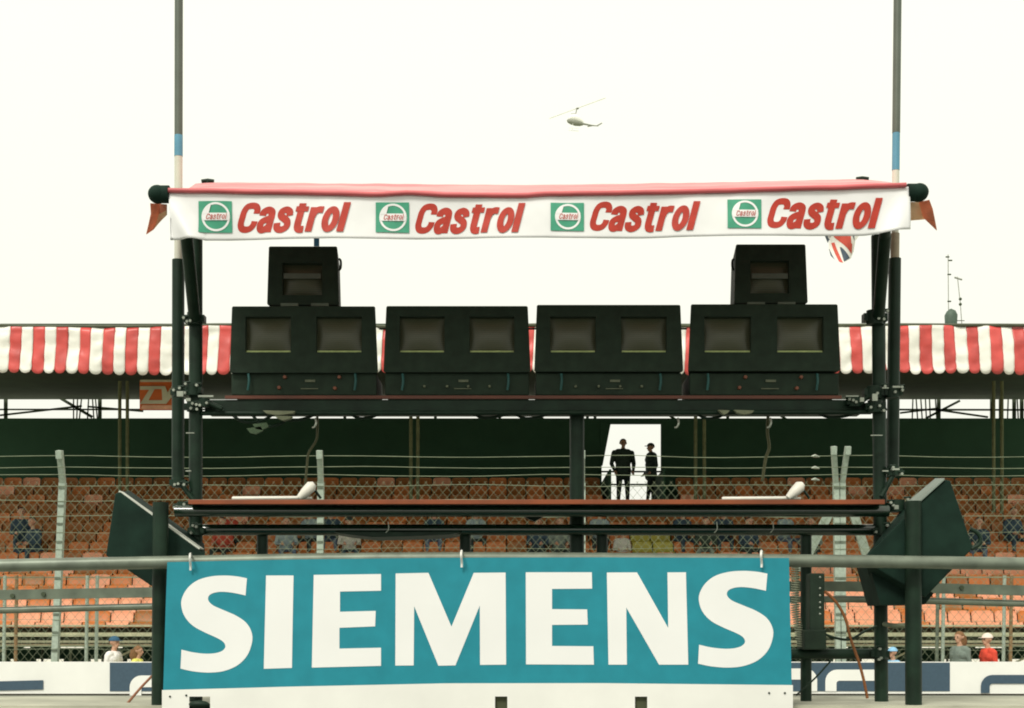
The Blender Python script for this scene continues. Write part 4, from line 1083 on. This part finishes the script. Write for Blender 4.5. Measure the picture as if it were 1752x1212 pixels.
b = MB(); b.prism([(P(x, y, 7.6).x, P(x, y, 7.6).z) for x, y in ((1478, 958), (1590, 1016), (1575, 1035), (1500, 1036))], 7.52, 7.8, blkc); b.build('lower_wedge', cs)
b = MB(); b.hexa([P(1561, 871, 7.44), P(1616, 821.5, 7.44), P(1600, 821.5, 7.75), P(1547, 866, 7.75), P(1561, 870, 7.44)+Vector((0, 0, .006)), P(1616, 820.5, 7.44)+Vector((0, 0, .006)), P(1600, 820.5, 7.75)+Vector((0, 0, .006)), P(1547, 865, 7.75)+Vector((0, 0, .006))], mat('lit_case_top', (.20, .25, .21), .5, 0, .1, 8)); b.build('lit_top', cs)  # pale slab puts the light on the top face into colour
b = MB(); b.tube(smooth([P(1660, 905, 7.6), P(1675, 915, 7.6), P(1676, 930, 7.6), P(1662, 940, 7.6)], 4), .012, blk, 8); b.build('handle', cs)
# ================================================================ DESK LAMPS
lampw = mat('lamp_white', (.80, .78, .70), .45, 0, .05, 8)
for (x0, x1, yh, lab) in ((397, 520, 853, 'white strip lamp with angled head on the left half of the desk'), (1235, 1356, 853.5, 'white strip lamp with angled head on the right half of the desk')):
    t = thing('desk_lamp', P(x1, 856, G-.2), lab, 'lamp', 'strip lamps lying on the desk')
    b = MB(); b.tube([P(x0, yh, G-.2), P(x0+2, yh, G-.2), P(x1-4, yh-1, G-.2), P(x1+14, yh-.5, G-.2)], [px(2, G), px(3.2, G), px(3, G), px(2, G)], lampw, 10); b.build('tube_arm', t)
    b = MB(); b.tube([P(x1-8, 852, G-.22), P(x1+2, 843, G-.22), P(x1+13, 832, G-.22), P(x1+18, 828, G-.22)], [px(5, G), px(8.5, G), px(9.5, G), px(4.5, G)], lampw, 14); b.build('head', t)
    b = MB(); b.tube([P(x1+18, 838, G-.17), P(x1+29, 853, G-.17)], px(2.2, G), blk, 8); b.build('bracket', t)
# ================================================================ ELECTRICAL RACK AND CABLES (right of the sign)
t = thing('equipment_rack', P(1388, 1110, G-.1), 'tall black socket panel with a column of bright dots right of the sign', 'rack')
b = MB(); b.box(P(1386, 1110, G-.1), P(1411, 981, G-.1)+Vector((0, .12, 0)), blkm); b.build('panel', t, bevel=.006)
b = MB(); b.box(P(1376, 1112, G-.13), P(1414, 1078, G-.13)+Vector((0, .2, 0)), blkm); b.build('base_box', t, bevel=.006)
for y in (988, 1007, 1019, 1031, 1040, 1051, 1083):
    b = MB(); c = P(1403, y, G-.1); b.ball(c, .007, bolt); b.build('socket', t)
b = MB(); pts = []
for k in range(260):
    a = k*.9; y = 958+150*k/260; xo = 1361 if k < 150 else 1361+(k-150)*.09
    c = P(xo, y, G-.05); pts.append(c+Vector((math.cos(a)*.022, math.sin(a)*.022, 0)))
b.tube(pts, .0035, mat('coil_cable_grey', (.20, .22, .15), .6), 5); tag(b.build('coiled_cable'), 'dark coiled cable hanging down beside the right edge of the sign', 'cable')
def cable(name, lab, pts, r, m, D=G-.12):
    b = MB(); b.tube(smooth([P(x, y, D+(d[0] if (d := p[2:]) else 0)) for p in pts for x, y in [p[:2]]], 5), r, m, 8); return tag(b.build(name), lab, 'cable')
cable('power_cable', 'thick orange cable looping from the socket panel towards the pit wall', [(1411, 1012), (1430, 1030), (1446, 1058), (1455, 1092), (1462, 1112), (1470, 1135), (1478, 1165), (1484, 1195)], .008, orange_c)
cable('power_cable', 'dark cable running from the socket panel to the right post', [(1408, 1084), (1430, 1092), (1455, 1094), (1480, 1080), (1500, 1072)], .007, blk)
cable('ground_cable', 'thin brown cable slanting across the pit wall at the left post', [(262, 1155), (240, 1178), (218, 1204)], .007, mat('brown_cable', (.30, .12, .06), .6))
cable('ground_cable', 'thin grey cable slanting below the black beam right of the sign', [(1424, 1128), (1395, 1160), (1362, 1190)], .005, blk)
cable('hanging_wire', 'brown wire hanging below the monitor shelf on the left', [(543, 712), (543, 740), (540, 756), (528, 776), (525, 800), (522, 832)], .007, mat('brown_wire', (.13, .13, .06), .7), G+.3)
cable('hanging_wire', 'brown wire hanging below the monitor shelf on the right', [(1314, 712), (1313, 740), (1316, 766), (1310, 785), (1304, 824)], .009, mat('brown_wire', (.13, .13, .06), .7), G+.3)
# loose ties along desk underside
b = MB()
for (x, y) in ((664, 884), (1322, 884), (1226, 884)):
    b.tube(smooth([P(x, 893, G-.16), P(x+1, 905, G-.16), P(x-4, 912, G-.16)], 4), .003, bolt, 5)
b.build('tie', ga)
